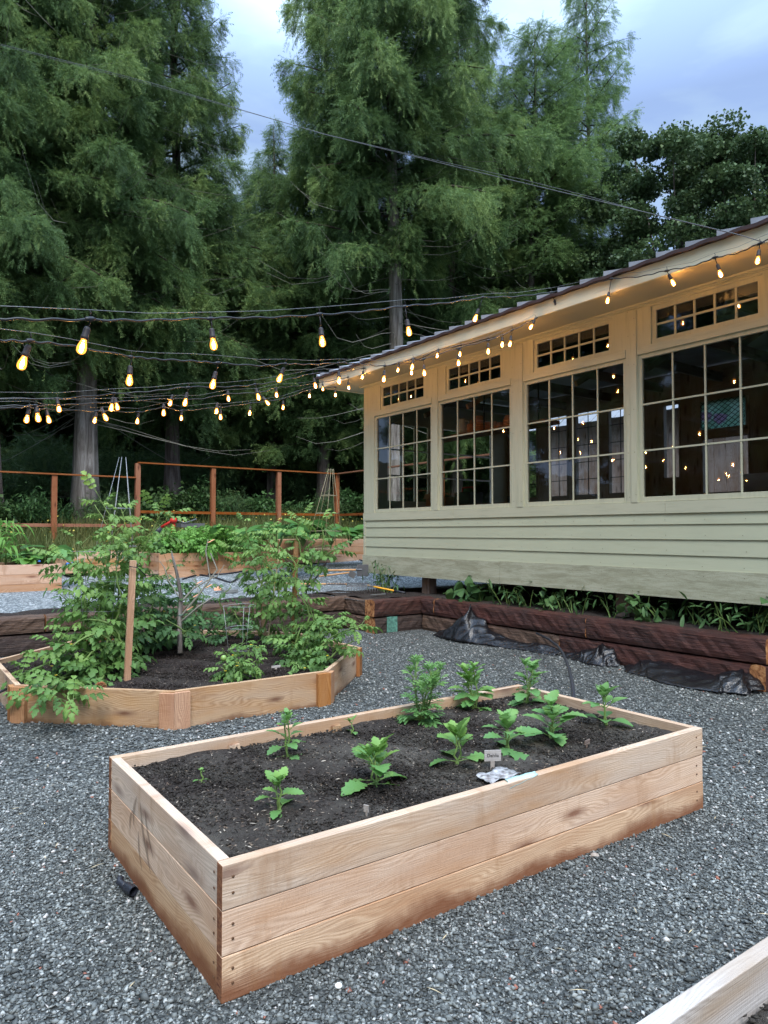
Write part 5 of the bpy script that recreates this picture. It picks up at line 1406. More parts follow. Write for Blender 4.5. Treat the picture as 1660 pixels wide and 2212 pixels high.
vine('sprawling tomato with thick stems lying over the front left corner board', (1.45, 5.9, .23),
     [S_((230, 1455, 6.2), (215, 1400, 6.1), (170, 1440, 5.95), (125, 1468, 5.85), (90, 1482, 5.45), (68, 1500, 5.42)),
      S_((228, 1455, 6.2), (240, 1390, 6.1), (205, 1370, 6.0), (150, 1400, 5.9), (110, 1430, 5.9), (60, 1450, 5.85)),
      S_((225, 1458, 6.2), (190, 1470, 5.95), (160, 1485, 5.3), (148, 1505, 5.12), (160, 1535, 5.1)),
      S_((210, 1462, 6.1), (150, 1462, 5.9), (120, 1480, 5.35), (100, 1505, 5.25), (95, 1525, 5.25)),
      S_((225, 1458, 6.2), (180, 1430, 6.1), (130, 1420, 6.1), (85, 1440, 6.1), (40, 1460, 6.0)),
      S_((232, 1455, 6.2), (265, 1405, 6.1), (240, 1350, 6.1), (180, 1340, 6.1), (140, 1370, 6.1), (120, 1400, 6.0))], 170, .19, 2, shell=.09)
vine('tall leggy tomato shoot with flowers leaning right over the wooden stake', (1.95, 6.6, .23),
     [S_((262, 1420, 6.8), (255, 1330, 6.8), (262, 1240, 6.8), (300, 1180, 6.8), (340, 1140, 6.8), (372, 1110, 6.8)),
      S_((262, 1420, 6.8), (290, 1330, 6.9), (282, 1230, 6.9), (275, 1150, 6.9), (262, 1100, 6.9)),
      S_((262, 1420, 6.8), (240, 1330, 6.9), (232, 1240, 6.9), (240, 1160, 6.8), (205, 1090, 6.8))], 110, .17, 3, shell=.09, flowers=14)
vine('dark dense tomato behind the wooden stake', (2.2, 7.3, .23),
     [S_((330, 1385, 7.5), (300, 1330, 7.5), (290, 1270, 7.5), (310, 1215, 7.5)), S_((335, 1385, 7.5), (345, 1320, 7.5), (350, 1260, 7.5), (365, 1225, 7.5)),
      S_((335, 1385, 7.5), (375, 1350, 7.4), (395, 1310, 7.4), (410, 1280, 7.4)), S_((330, 1385, 7.5), (320, 1340, 7.2), (330, 1300, 7.2), (300, 1270, 7.2)), S_((330, 1385, 7.5), (290, 1360, 7.3), (270, 1320, 7.3), (280, 1290, 7.3)), S_((335, 1385, 7.5), (370, 1370, 7.2), (400, 1365, 7.1), (345, 1330, 7.1))], 240, .2, 4, m_darkleaf, shell=.16)
vine('low tomato behind the leafless sapling', (3.0, 7.6, .23),
     [S_((455, 1365, 8.0), (430, 1330, 8.0), (440, 1290, 8.0), (420, 1250, 8.0)), S_((460, 1365, 8.0), (485, 1330, 8.0), (475, 1295, 8.0), (500, 1270, 8.0)), S_((458, 1365, 8.0), (500, 1370, 7.7), (520, 1350, 7.7), (505, 1320, 7.7)), S_((455, 1365, 8), (420, 1380, 7.6), (395, 1350, 7.6))], 90, .17, 5, m_darkleaf, shell=.12)
vine('small bush tomato hung with green fruit in the middle of the octagonal bed', (2.48, 5.6, .23),
     [S_((515, 1462, 5.9), (500, 1430, 5.9), (480, 1400, 5.85)), S_((515, 1462, 5.9), (530, 1420, 5.9), (545, 1395, 5.9), (562, 1400, 5.85)), S_((515, 1462, 5.9), (510, 1420, 5.95), (530, 1380, 5.95)), S_((515, 1462, 5.9), (540, 1440, 5.8), (555, 1425, 5.8)), S_((512, 1462, 5.9), (495, 1455, 5.8), (478, 1440, 5.8)), S_((512, 1462, 5.9), (515, 1440, 5.7), (508, 1420, 5.7))], 110, .11, 6, m_tomleaf, shell=.05, rad=.006, fruit=14, group='tomato plants in the octagonal bed')
# right tomatoes
vine('tall tomato tied to the right hand stakes, at the right of the octagonal bed', (3.4, 6.5, .23),
     [S_((640, 1420, 7.1), (640, 1340, 7.1), (620, 1270, 7.1), (650, 1200, 7.1), (640, 1150, 7.1), (655, 1115, 7.1)),
      S_((645, 1420, 7.1), (680, 1350, 7.1), (660, 1280, 7.1), (690, 1210, 7.1), (700, 1165, 7.1), (695, 1130, 7.1)),
      S_((640, 1420, 7.1), (610, 1350, 7.2), (600, 1270, 7.2), (575, 1200, 7.2), (590, 1150, 7.2)),
      S_((645, 1420, 7.1), (668, 1330, 6.9), (640, 1270, 6.9), (640, 1220, 6.9), (615, 1190, 6.9)), S_((690, 1210, 7.1), (720, 1190, 7.05), (745, 1185, 7.0))], 200, .17, 7, shell=.12)
vine('low spreading tomato trailing over the right corner block of the octagonal bed', (3.35, 6.1, .23),
     [S_((655, 1425, 6.6), (690, 1400, 6.5), (720, 1375, 6.5), (755, 1360, 6.4), (785, 1350, 6.3)), S_((655, 1425, 6.6), (660, 1380, 6.6), (690, 1340, 6.6), (720, 1335, 6.6)), S_((655, 1425, 6.6), (700, 1430, 6.4), (735, 1400, 6.4), (765, 1385, 6.35)),
      S_((655, 1425, 6.6), (640, 1390, 6.5), (655, 1350, 6.5)), S_((655, 1425, 6.6), (650, 1445, 6.3), (640, 1430, 6.3)), S_((655, 1425, 6.6), (685, 1380, 6.8), (710, 1350, 6.8), (745, 1345, 6.8))], 150, .16, 8, shell=.09)
vine('thinner tomato between the sapling and the right hand stakes', (3.5, 7.4, .23),
     [S_((562, 1375, 8.0), (555, 1310, 8.0), (570, 1240, 8.0), (555, 1190, 8.0), (570, 1150, 8.0)), S_((562, 1375, 8.0), (585, 1310, 8.0), (560, 1250, 8.0), (540, 1210, 8.0), (520, 1200, 8.0)), S_((562, 1375, 8.0), (545, 1300, 8.1), (590, 1260, 8.1), (600, 1210, 8.1)), S_((562, 1375, 8), (590, 1300, 7.9), (580, 1240, 7.9), (540, 1170, 7.9), (530, 1130, 7.9))], 150, .18, 9, shell=.13)
# stakes, cages, sapling
def stake(label, p, q, w=.035, name='wooden_stake', mat=m_stake, pointy=True):
    m = MB(); m.bar(p, q, w, w*.6, (1, 0, 0)); return props(m.build(name, mat, bevel=.001), label, 'stake', 'stakes in the octagonal bed')
stake('tall raw wooden stake standing alone left of the leafless sapling', Dp(275, 1472, 5.85), Dp(288, 1211, 5.82), .05)
stake('wooden stake standing in the right tomato, nearest the corner', Dp(634, 1400, 7.25), Dp(640, 1165, 7.2), .045)
stake('short wooden stake behind the right tomato', Dp(570, 1372, 8.1), Dp(568, 1290, 8.1), .045)
stake('thin bamboo cane leaning in the thinner tomato', Dp(580, 1375, 7.9), Dp(605, 1180, 7.9), .014, 'bamboo_cane', m_bamboo)
def cage(label, c, r0, r1, h, z0, n=4, rings=4, stakes=0, rad=.002, tilt=(0, 0), mat=None, invert=False):
    t = thing('tomato_cage', label, 'plant cage', (c[0], c[1], z0), 'wire cages and cane tripods')
    m = MB()
    for k in range(n):
        a = 2*math.pi*k/n+.4; ra, rb = (r1, r0) if invert else (r0, r1)
        m.tube([(c[0]+ra*math.cos(a), c[1]+ra*math.sin(a), z0), (c[0]+tilt[0]+rb*math.cos(a), c[1]+tilt[1]+rb*math.sin(a), z0+h)], rad, 4)
    m.build('leg_wires', mat or m_wire, t); 
    for q in range(rings):
        s = (q+1)/rings if not invert else q/(rings)*.8+.1; ra, rb = (r1, r0) if invert else (r0, r1); r_ = ra+(rb-ra)*s+.004
        m = MB(); m.tube([(c[0]+tilt[0]*s+r_*math.cos(a), c[1]+tilt[1]*s+r_*math.sin(a), z0+h*s+.004*math.sin(a*2)) for a in np.linspace(0, 6.283, 25)], rad, 4); m.build('ring', mat or m_wire, t)
    return t
c = Dp(215, 1460, 6.4); cage('tall wire cage around the big left tomato, rising above the leaves', (c.x, c.y), .12, .24, 1.05, .23, rings=4)
c = Dp(515, 1425, 6.2); cage('small empty wire cage right of the leafless sapling', (c.x+.05, c.y+.1), .07, .14, .58, .22, 3, 3)
c = Dp(245, 1170, 10.2); cage('tall cane and wire tripod standing on the terrace right of the fluted trunk', (c.x, c.y), .05, .4, 2.05, .5, 5, 3, invert=True, mat=m_wire, rad=.003, tilt=(.15, .1))
c = Dp(700, 1170, 14.0); cage('cane tripod behind the squash bed near the corner of the fence', (c.x, c.y), .05, .42, 1.75, .95, 5, 4, invert=True, mat=m_bamboo, rad=.005, tilt=(.1, -.1))
t = thing('sapling', 'leafless grey sapling with bare forked twigs in the octagonal bed', 'sapling', (2.514, 7.03, .23), None)
m = MB()
sp_ = S_((390, 1412, 7.15), (388, 1340, 7.15), (392, 1290, 7.15), (383, 1240, 7.15), (370, 1190, 7.15))
m.tube(sp_, [.028, .024, .02, .016, .008], 8); m.build('trunk', m_bark_pale, t)
m = MB()
for pts, r_ in ((((393, 1330, 7.15), (430, 1285, 7.1), (470, 1230, 7.05), (455, 1195, 7.05)), .008), (((392, 1300, 7.15), (420, 1270, 7.2), (455, 1250, 7.2), (445, 1190, 7.2), (450, 1165, 7.2)), .007), (((390, 1345, 7.15), (430, 1310, 7.0), (462, 1290, 7.0)), .007),
                (((388, 1290, 7.15), (365, 1255, 7.2), (345, 1245, 7.2), (335, 1255, 7.2)), .005), (((365, 1255, 7.2), (355, 1225, 7.2), (345, 1212, 7.2)), .004), (((386, 1265, 7.15), (380, 1230, 7.1), (375, 1205, 7.1)), .004), (((430, 1285, 7.1), (425, 1260, 7.1), (415, 1250, 7.1)), .004), (((455, 1250, 7.2), (470, 1245, 7.2), (485, 1220, 7.2)), .004)):
    m.tube(S_(*pts), [1.5*r_*(1-.6*i/len(pts)) for i in range(len(pts))], 5, False)
m.build('twigs', m_deadtwig, t)
m = MB()
for (u, v, a) in ((418, 1290, .1), (424, 1262, .1), (450, 1172, .1), (445, 1270, .1), (404, 1318, .1)):
    p = Dp(u, v, 7.1); m.bar(p, p+Vector((.07, .02, .03)), .002, .026)
m.build('dead_leaves', m_peach, t)
m = MB()
for (u, v) in ((391, 1330), (389, 1398)):
    p = Dp(u, v, 7.14); m.tube([(p.x+.022*math.cos(a), p.y+.022*math.sin(a), p.z+.002*a) for a in np.linspace(0, 7, 12)], .004, 4)
m.build('green_ties', m_teal, t)
# black ties from the stake
p = Dp(287, 1226, 5.8); q = Dp(345, 1240, 6.0); m = MB(); m.tube([p+Vector((-.03, 0, .01)), p+Vector((.03, -.03, 0)), (p+q)/2+Vector((0, 0, -.04)), q], .004, 4); props(m.build('black_tie', m_cable), 'black tie tape knotted round the tall wooden stake', 'tie')
# ------------------------------------------------ far bed plants
def bedmass(label, x0, x1, y0, y1, z, h, seed, mat, n=700, tpl=None, leaf=.1, name='potato_plant', cat='garden plant', group=None, ns=14):
    r = np.random.default_rng(seed); c = ((x0+x1)/2, (y0+y1)/2, z); t = thing(name, label, cat, c, group); m = MB(); P = []; T = []
    for k in range(ns):
        bx, by = r.uniform(x0, x1), r.uniform(y0, y1); tip = np.array([bx+r.normal(0, .12), by+r.normal(0, .12), z+h*r.uniform(.6, 1)])
        m.tube([(bx, by, z-.05), tuple((np.array([bx, by, z])+tip)/2), tuple(tip)], [.008, .006, .003], 4, False)
        s = r.uniform(.2, 1, n//ns)[:, None]; q = np.array([bx, by, z])*(1-s)+tip*s+r.normal(0, .11, (n//ns, 3))*np.array([1, 1, .6]); P.append(q); T.append(np.clip(.25+.5*s[:, 0]+r.normal(0, .15, n//ns), 0, 1))
    P = np.concatenate(P); T = np.concatenate(T); P[:, 2] = np.maximum(P[:, 2], np.where((P[:, 1] < y0-.02), z-.18, z+.01))
    d_ = np.stack([P[:, 0]-c[0], P[:, 1]-c[1], r.normal(0, .5, len(P))], 1)*.6+r.normal(0, .5, (len(P), 3)); u_ = np.stack([r.normal(0, .35, len(P)), r.normal(0, .35, len(P)), np.ones(len(P))], 1)
    V, Fc, TT = inst(tpl or OVATE, frames(d_, u_, r.uniform(.7, 1.2, len(P))*leaf), P, T)
    np_obj('foliage', V, Fc, mat, t, tint=TT, off=c); m.build('stem', m_stem, t); return t
PT = TOMATO
for i, (x0, x1, y0, y1, h) in enumerate(((4.5, 5.0, 13.85, 14.5, .35), (5.0, 5.5, 13.8, 14.4, .36), (5.45, 5.95, 13.72, 14.2, .44), (5.6, 6.2, 14.3, 14.9, .5), (4.8, 5.5, 14.4, 15, .42), (6.2, 6.7, 13.9, 14.6, .38))):
    bedmass(['bright potato plant at the left corner of the potato bed', 'bright potato plant second from the left in the potato bed', 'bright potato plant spilling over the front board', 'tall potato plant behind the one that spills over', 'potato plant at the back left of the potato bed', 'potato plant at the right end of the potato bed'][i],
            x0, x1, y0, y1, 1.0, h, 200+i, m_brightleaf, 260, PT, .2, 'potato_plant', group='potato plants on the terrace')
def squash(label, x, y, z, n, seed, h, leaf, mat=m_squash, name='squash_plant'):
    r = np.random.default_rng(seed); t = thing(name, label, 'garden plant', (x, y, z), 'large leaved plants on the terrace'); m = MB(); P = []; D = []
    for k in range(n):
        a = k*2.4; l = h*r.uniform(.3, .9); p = np.array([x+l*math.cos(a), y+l*math.sin(a), z+h*r.uniform(.5, 1.1)]); m.tube([(x, y, z-.05), (x+l*.5*math.cos(a), y+l*.5*math.sin(a), z+h*.6), tuple(p)], [.012, .01, .007], 5, False)
        P.append(p-np.array([math.cos(a), math.sin(a), 0])*.0); D.append((math.cos(a), math.sin(a), r.uniform(-.3, .3)))
    RD = outline_tpl([(-.25, .18, -.05), (-.1, .42, 0), (.15, .56, .15), (.35, .5, .35), (.5, .52, .5), (.7, .36, .7), (.85, .25, .85), (1, 0, 1)], .18, .25)
    V, Fc, TT = inst(RD, frames(np.array(D), np.tile([0, 0, 1.], (n, 1))+r.normal(0, .25, (n, 3)), r.uniform(.75, 1.2, n)*leaf), np.array(P), r.random(n))
    np_obj('leaves', V, Fc, mat, t, tint=TT, off=(x, y, z)); m.build('stem', m_stem, t)
p = Dp(598, 1150, 13.6); squash('big leaved squash plant rising behind the right tomatoes', p.x, p.y, 1.1, 12, 1, .5, .42)
p = Dp(655, 1160, 15.2); squash('squash plant at the left end of the bed beside the shed', p.x, p.y, 1.2, 13, 2, .42, .4)
p = Dp(715, 1160, 15.4); squash('squash plant next to the cane tripod', p.x, p.y, 1.2, 12, 3, .4, .38)
p = Dp(757, 1160, 15.6); squash('squash plant nearest the shed corner', p.x, p.y, 1.2, 9, 4, .3, .3, m_brightleaf)
p = Dp(520, 1180, 15); squash('zucchini with upright toothed leaves at the right end of the potato bed', p.x, p.y, 1.0, 12, 5, .5, .33)
p = Dp(98, 1190, 13.0); squash('cabbage like plant with broad grey green leaves in the left terrace bed', p.x, p.y, .86, 14, 6, .3, .3, m_dahlia_b, 'cabbage_plant')
p = Dp(60, 1190, 12.4); squash('small lettuce in the left terrace bed', p.x, p.y, .85, 14, 7, .14, .15, m_brightleaf, 'lettuce')
p = Dp(40, 1185, 12.8); squash('kale like plant left of the lettuce', p.x, p.y, .85, 14, 8, .2, .18, m_dahlia_b, 'kale_plant')
# small weeds at the far left of the terrace edge
for i, (u, v, h) in enumerate(((167, 1240, .3), (176, 1225, .2))):
    p = at_z(u, v, .46); 
p = Dp(168, 1228, 9.2); bedmass('small weed growing on the terrace edge behind the tie wall', p.x-.1, p.x+.1, p.y-.05, p.y+.05, .46, .3, 301, m_weed, 70, NARROW, .11, 'weed')
def corn(label, x, y, z, h, seed):
    r = np.random.default_rng(seed); t = thing('corn_plant', label, 'corn', (x, y, z), 'corn at the left edge'); m = MB(); m.tube([(x, y, z), (x, y, z+h)], [.014, .006], 6); V = []; Fc = []; T = []
    for k in range(9):
        a = k*2.6+r.uniform(-.3, .3); z0 = z+h*(.15+.8*k/9); L = .55*r.uniform(.8, 1.1); ca, sa = math.cos(a), math.sin(a); b = len(V)
        for i in range(8):
            s = i/7; w = .035*math.sin(math.pi*(.12+.86*s))+.001; o_ = L*(s-.25*s*s); zz = z0+L*(.75*s-1.05*s*s)
            V += [(x+ca*o_-sa*w, y+sa*o_+ca*w, zz+.01), (x+ca*o_, y+sa*o_, zz), (x+ca*o_+sa*w, y+sa*o_-ca*w, zz+.01)]; T += [r.uniform(.3, .9)]*3
        for i in range(7): Fc += [(b+3*i, b+3*i+3, b+3*i+1), (b+3*i+1, b+3*i+3, b+3*i+4), (b+3*i+1, b+3*i+4, b+3*i+2), (b+3*i+2, b+3*i+4, b+3*i+5)]
    np_obj('leaves', V, Fc, m_brightleaf, t, tint=T, off=(x, y, z)); m.build('stem', m_stem, t)
for i, (u, d, lb) in enumerate(((14, 12.5, 'corn plant at the left edge, right one of the pair in front'), (-12, 12.3, 'corn plant cut by the left edge'), (30, 13.4, 'corn plant behind, nearest the first fence post'), (2, 13.2, 'corn plant at the back left'))):
    p = Dp(u, 1150, d); corn(lb, p.x, p.y, .86, .85, 10+i)
# ------------------------------------------------ weeds under the shed
wd = [(1035, 1330, 'broad leaved weed at the left end under the shed', OVATE, .32, .2, .17), (1005, 1290, 'drooping dock leaf under the shed skirt', OVATE, .25, .25, .2), (1095, 1345, 'tall fine weed in front of the left foundation post', NARROW, .42, .3, .13), (1135, 1345, 'weed right of the left foundation post', NARROW, .32, .3, .13), (1175, 1350, 'leafy weed between the two foundation posts', OVATE, .3, .3, .12),
      (1215, 1355, 'thin weed left of the middle foundation post', NARROW, .38, .15, .1), (1250, 1345, 'weed hiding the foot of the middle foundation post', NARROW, .35, .25, .12), (1320, 1350, 'feathery weed right of the middle foundation post', NARROW, .4, .15, .12), (1385, 1355, 'leafy weed under the middle of the skirt board', OVATE, .36, .3, .12), (1430, 1365, 'weed halfway to the right end', NARROW, .32, .2, .12),
      (1500, 1370, 'dark weed with long leaves near the right', NARROW, .35, .25, .16), (1560, 1380, 'reddish seed spike weed near the right edge', NARROW, .42, .15, .12), (1600, 1385, 'weed clump at the right edge under the shed', NARROW, .36, .3, .15), (1640, 1390, 'weed beside the right end of the tie wall', OVATE, .3, .25, .13)]
for i, (u, v, lb, tp, h, w, lf) in enumerate(wd):
    p = at_z(u, v, .47); q = at_x(u, v-10, 6.86+.05*(i % 2)); X = 6.93; p = at_x(u, v, X)
    bedmass(lb, X-.03, X+.10, p.y-w*.3, p.y+w*.3, .47, h*.8, 400+i, m_weed if i % 3 else m_darkleaf, 40, tp, lf, 'weed', 'weed', 'weeds along the foot of the shed', ns=4)
p = at_x(830, 1250, 6.82); bedmass('tall thin weed at the left corner of the shed', p.x-.05, p.x+.08, p.y-.15, p.y+.15, .5, .5, 430, m_darkleaf, 140, NARROW, .12, 'weed', 'weed', 'weeds along the foot of the shed')
# ---------------------------------------------------------------- fence
YF = 21.0
fence = thing('deer_fence', 'open timber fence of reddish brown posts and rails without boards', 'fence', (6, YF, 1.0))
fx = [at_y(u, 1100, YF).x for u in (117, 297, 460, 602, 728)]
step = (fx[4]-fx[0])/4
def zpost(x): return terr(x, YF)-.1
left = [fx[0]-3*step, fx[0]-2*step, fx[0]-step, fx[0]]
for i, x in enumerate(left+fx[1:]):
    top = 3.02 if i < 4 else 3.44
    m = MB(); m.box(x-.068, x+.068, YF-.068, YF+.068, zpost(x), top+(.02 if i == 4 else 0), 'z'); m.build('post', m_fence, fence)
XC = fx[4]
m = MB(); m.box(left[0]-1, fx[1]-.07, YF-.1, YF+.07, 3.021, 3.06, 'x'); m.build('rail', m_fence, fence)
m = MB(); m.box(left[0]-1, fx[1]-.07, YF-.02, YF+.02, 1.60, 1.69, 'x'); m.build('rail', m_fence, fence)
m = MB(); m.box(fx[1]+.0, XC+.07, YF-.1, YF+.07, 3.461, 3.50, 'x'); m.build('rail', m_fence, fence)
m = MB(); m.box(fx[1]+.07, XC-.07, YF-.02, YF+.02, 2.01, 2.09, 'x'); m.build('rail', m_fence, fence)
m = MB(); m.box(XC-.06, XC+.08, 12.5, YF-.1, 3.461, 3.50, 'y'); m.build('rail', m_fence, fence)
m = MB(); m.box(XC-.02, XC+.02, 12.5, YF-.07, 2.01, 2.09, 'y'); m.build('rail', m_fence, fence)
for y in (YF-2.8, YF-5.6, YF-8.4):
    m = MB(); m.box(XC-.068, XC+.068, y-.068, y+.068, terr(XC, y)-.1, 3.46, 'z'); m.build('post', m_fence, fence)
# ---------------------------------------------------------------- black plastic film against the ties
def crumple(name, label, spine, seed, nrow=9):
    """spine: list of (y, x_out, height) along the wall; a film folded against the tie face x=6.58"""
    r = np.random.default_rng(seed); n = len(spine)*6; q = np.linspace(0, len(spine)-1, n)
    ys, xo, hh = (np.interp(q, range(len(spine)), [s[k] for s in spine]) for k in range(3))
    K = [(r.uniform(.25, .95), r.uniform(-.9, .9), r.uniform(0, 6)) for _ in range(5)]
    def rd(i, k, j): a, b, c = K[j]; return 1-abs(math.sin(a*i+b*k+c))
    V = []; Fc = []
    for i in range(n):
        for k in range(nrow):
            s = k/(nrow-1); bul = math.sin(math.pi*s); e = min(1, hh[i]*7)
            f = .6*rd(i, k, 0)**3+.5*rd(i, k, 1)**3+.35*rd(i, k, 2)**2
            x = xo[i]+(6.57-xo[i])*s**.9-.06*f*bul*e
            z = .01+1.35*hh[i]*(s**.9)*(.8+.2*rd(i, 0, 3))+.085*f*bul*e+.012*bul
            V.append((min(x, 6.58), ys[i]+.03*math.sin(k*.8+i*.5+seed)+r.normal(0, .008), max(.006, z+r.normal(0, .004)*bul)))
    for i in range(n-1):
        for k in range(nrow-1):
            a = i*nrow+k; Fc += [(a, a+1, a+nrow+1, a+nrow)]
    o = np_obj(name, V, Fc, m_plastic, smooth=True)
    m_ = o.modifiers.new('smooth', 'SUBSURF'); m_.levels = m_.render_levels = 1
    m_ = o.modifiers.new('thickness', 'SOLIDIFY'); m_.thickness = .0025
    return props(o, label, 'plastic sheet', 'black plastic film lying along the tie wall')
crumple('plastic_sheet', 'crumpled black plastic film with a tall pointed fold against the tie wall', [(7.75, 6.35, .03), (7.5, 6.3, .1), (7.3, 6.28, .28), (7.17, 6.25, .37), (7.02, 6.27, .26), (6.8, 6.32, .15), (6.5, 6.38, .07), (6.1, 6.44, .06), (5.85, 6.43, .09), (5.6, 6.45, .03)], 3)
crumple('plastic_sheet', 'middle black plastic bundle with a rounded hump at the tie wall', [(5.55, 6.46, .03), (5.35, 6.42, .06), (5.15, 6.34, .12), (5.0, 6.3, .17), (4.87, 6.36, .11), (4.78, 6.46, .02)], 4)
crumple('plastic_sheet', 'right black plastic film with frayed pale edge near the end of the tie wall', [(4.66, 6.4, .02), (4.5, 6.3, .09), (4.3, 6.24, .1), (4.0, 6.14, .08), (3.75, 6.12, .05), (3.6, 6.16, .1), (3.47, 6.2, .15), (3.37, 6.26, .1), (3.27, 6.34, .02)], 5)
# black pipe arching into the bed
m = MB(); m.tube([at_d(u, v, d) for u, v, d in ((1160, 1368, 8.3), (1185, 1380, 8.0), (1205, 1395, 7.6), (1217, 1412, 6.9), (1230, 1445, 5.9), (1237, 1478, 5.2), (1240, 1508, 4.85))]+[Vector((3.62, 2.98, .2)), Vector((3.60, 2.98, .02))], .0135, 8)
props(m.build('irrigation_pipe', m_black), 'black irrigation pipe arching down to the far end of the long bed', 'pipe')
# elbow pipe at the foot of the front bed
m = MB(); e0 = at_z(289, 1926, .028); e1 = at_z(272, 1915, .03); e2 = at_z(258, 1905, .035); e3 = at_z(262, 1893, .05)
m.tube([e3, e2, e1+(e2-e1)*.3, e1], [.0125, .0135, .014, .0145], 12); m.tube([e1, e1+(e0-e1)*.08, e0], [.015, .0195, .0195], 14, cap=False); m.tube([e1+(e0-e1)*.1, e0], [.0165, .0165], 14, cap=False)
props(m.build('pipe_elbow', m_black), 'short black pipe elbow lying on the gravel by the left foot of the long bed', 'pipe')
p = at_z(0, 1493, .3); m = MB(); m.tube([at_d(-60, 1512, 5.6), at_d(0, 1495, 5.75), at_d(45, 1475, 5.95), at_d(60, 1468, 6.1)], .011, 6); props(m.build('black_hose', m_black), 'black hose end poking over the left corner of the octagonal bed', 'hose')
# hoses on the terrace
def hose(label, pts, rad=.02):
    P = [Vector((at_z(u, v, z).x, at_z(u, v, z).y, z+rad)) for u, v, z in pts]; D_ = []
    for i in range(len(P)-1):
        for k in range(6):
            s = k/6; a, b, c, d = P[max(i-1, 0)], P[i], P[i+1], P[min(i+2, len(P)-1)]; D_.append(a*(-.5*s+s*s-.5*s**3)+b*(1-2.5*s*s+1.5*s**3)+c*(.5*s+2*s*s-1.5*s**3)+d*(-.5*s*s+.5*s**3))
    D_.append(P[-1]); D_ = [Vector((p.x, p.y, max(p.z, terr(p.x, p.y)+rad))) for p in D_]
    m = MB(); m.tube(D_, rad, 7); return props(m.build('hose', m_black), label, 'hose', 'black hoses on the upper gravel')
hose('black hose lying in front of the potato bed, ending in a dark coupling', [(395, 1258, .5), (430, 1252, .5), (470, 1258, .5), (500, 1262, .5), (520, 1255, .5), (560, 1240, .5)], .017)
hose('second black hose looping close to the potato bed', [(370, 1244, .52), (420, 1247, .52), (470, 1250, .52), (520, 1247, .52), (570, 1235, .54), (620, 1225, .56)], .017)
hose('black hose curving behind the fork heads toward the shed corner', [(600, 1262, .48), (660, 1240, .5), (700, 1222, .52), (740, 1219, .52), (790, 1222, .5)], .014)
hose('black hose arching over the soil beside the shed corner', [(650, 1275, .47), (690, 1255, .47), (715, 1235, .5), (750, 1228, .5), (785, 1240, .5)], .014)
# ---------------------------------------------------------------- tools at the shed corner
t = thing('garden_fork', 'cultivator rake with yellow and black handle lying on the soil behind the tie wall', 'rake', (6.35, 9.3, .5))
a = Vector((6.40, 9.42, .60)); b = Vector((6.62, 8.72, .52)); d = (b-a)
m = MB(); m.tube([a, a+d*.72], .014, 8); m.build('handle', m_yellow, t)
m = MB(); m.tube([a+d*.72, b], .017, 8); m.build('grip', m_black, t)
m = MB(); h0 = Vector((6.08, 9.55, .60)); h1 = Vector((6.52, 9.24, .60)); m.bar(h0, h1, .018, .014); m.tube([a, (h0+h1)/2], .009, 6)
for k in range(14):
    p = h0.lerp(h1, k/13); m.tube([p, p+Vector((-.03, -.04, -.06)), p+Vector((-.02, -.03, -.115))], .005, 5)
m.build('tine_head', m_steel, t)
t = thing('garden_fork', 'second rusty rake head lying crosswise behind the yellow handled rake', 'rake', (6.6, 10.0, .52))
m = MB(); h0 = Vector((6.15, 10.3, .58)); h1 = Vector((6.75, 9.95, .58)); m.bar(h0, h1, .018, .014)
for k in range(16):
    p = h0.lerp(h1, k/15); m.tube([p, p+Vector((-.02, -.05, .03)), p+Vector((-.01, -.09, .0))], .005, 5)
m.build('tine_head', m_steel, t); m = MB(); m.tube([(6.45, 10.12, .58), (5.9, 10.9, .56), (5.6, 11.4, .56)], .014, 8); m.build('handle', m_handle, t)
t = thing('shovel', 'shovel with a pale wooden handle and grey blade lying by the shed corner', 'shovel', (6.9, 10.9, .5))
a = at_z(655, 1240, .56); b = at_z(768, 1231, .60)
a = Vector((a.x, a.y, .53)); bb = at_d(772, 1231, 12.2)
aa = at_d(672, 1233, 12.6); m = MB(); m.tube([aa, bb], .018, 8); m.build('handle', m_handle, t)
m = MB(); ax = (bb-aa).normalized(); m.frame_box(bb-Vector((0, 0, .11)), ax, (0, 0, 1), ax.cross(Vector((0, 0, 1))), .22, .2, .008); m.tube([bb-ax*.02, bb+ax*.1], .02, 6); m.build('blade', m_steel, t, bevel=.003)
t = thing('hoe', 'second long wooden handle lying just below the shovel', 'hoe', (6.7, 10.6, .5))
a = at_d(690, 1245, 11.6); b = at_d(755, 1237, 11.6); m = MB(); m.tube([a, b], .013, 8); m.build('handle', m_handle, t); m = MB(); m.bar(b, b+Vector((.1, -.02, -.06)), .1, .006); m.build('blade', m_steel, t)
m = MB(); p = at_z(762, 1296, .5); m.box(6.15, 6.42, 8.95, 8.99, .492, .502, 'x'); props(m.build('metal_strip', m_wire), 'short pale metal strip on the soil behind the red tie', 'strip')
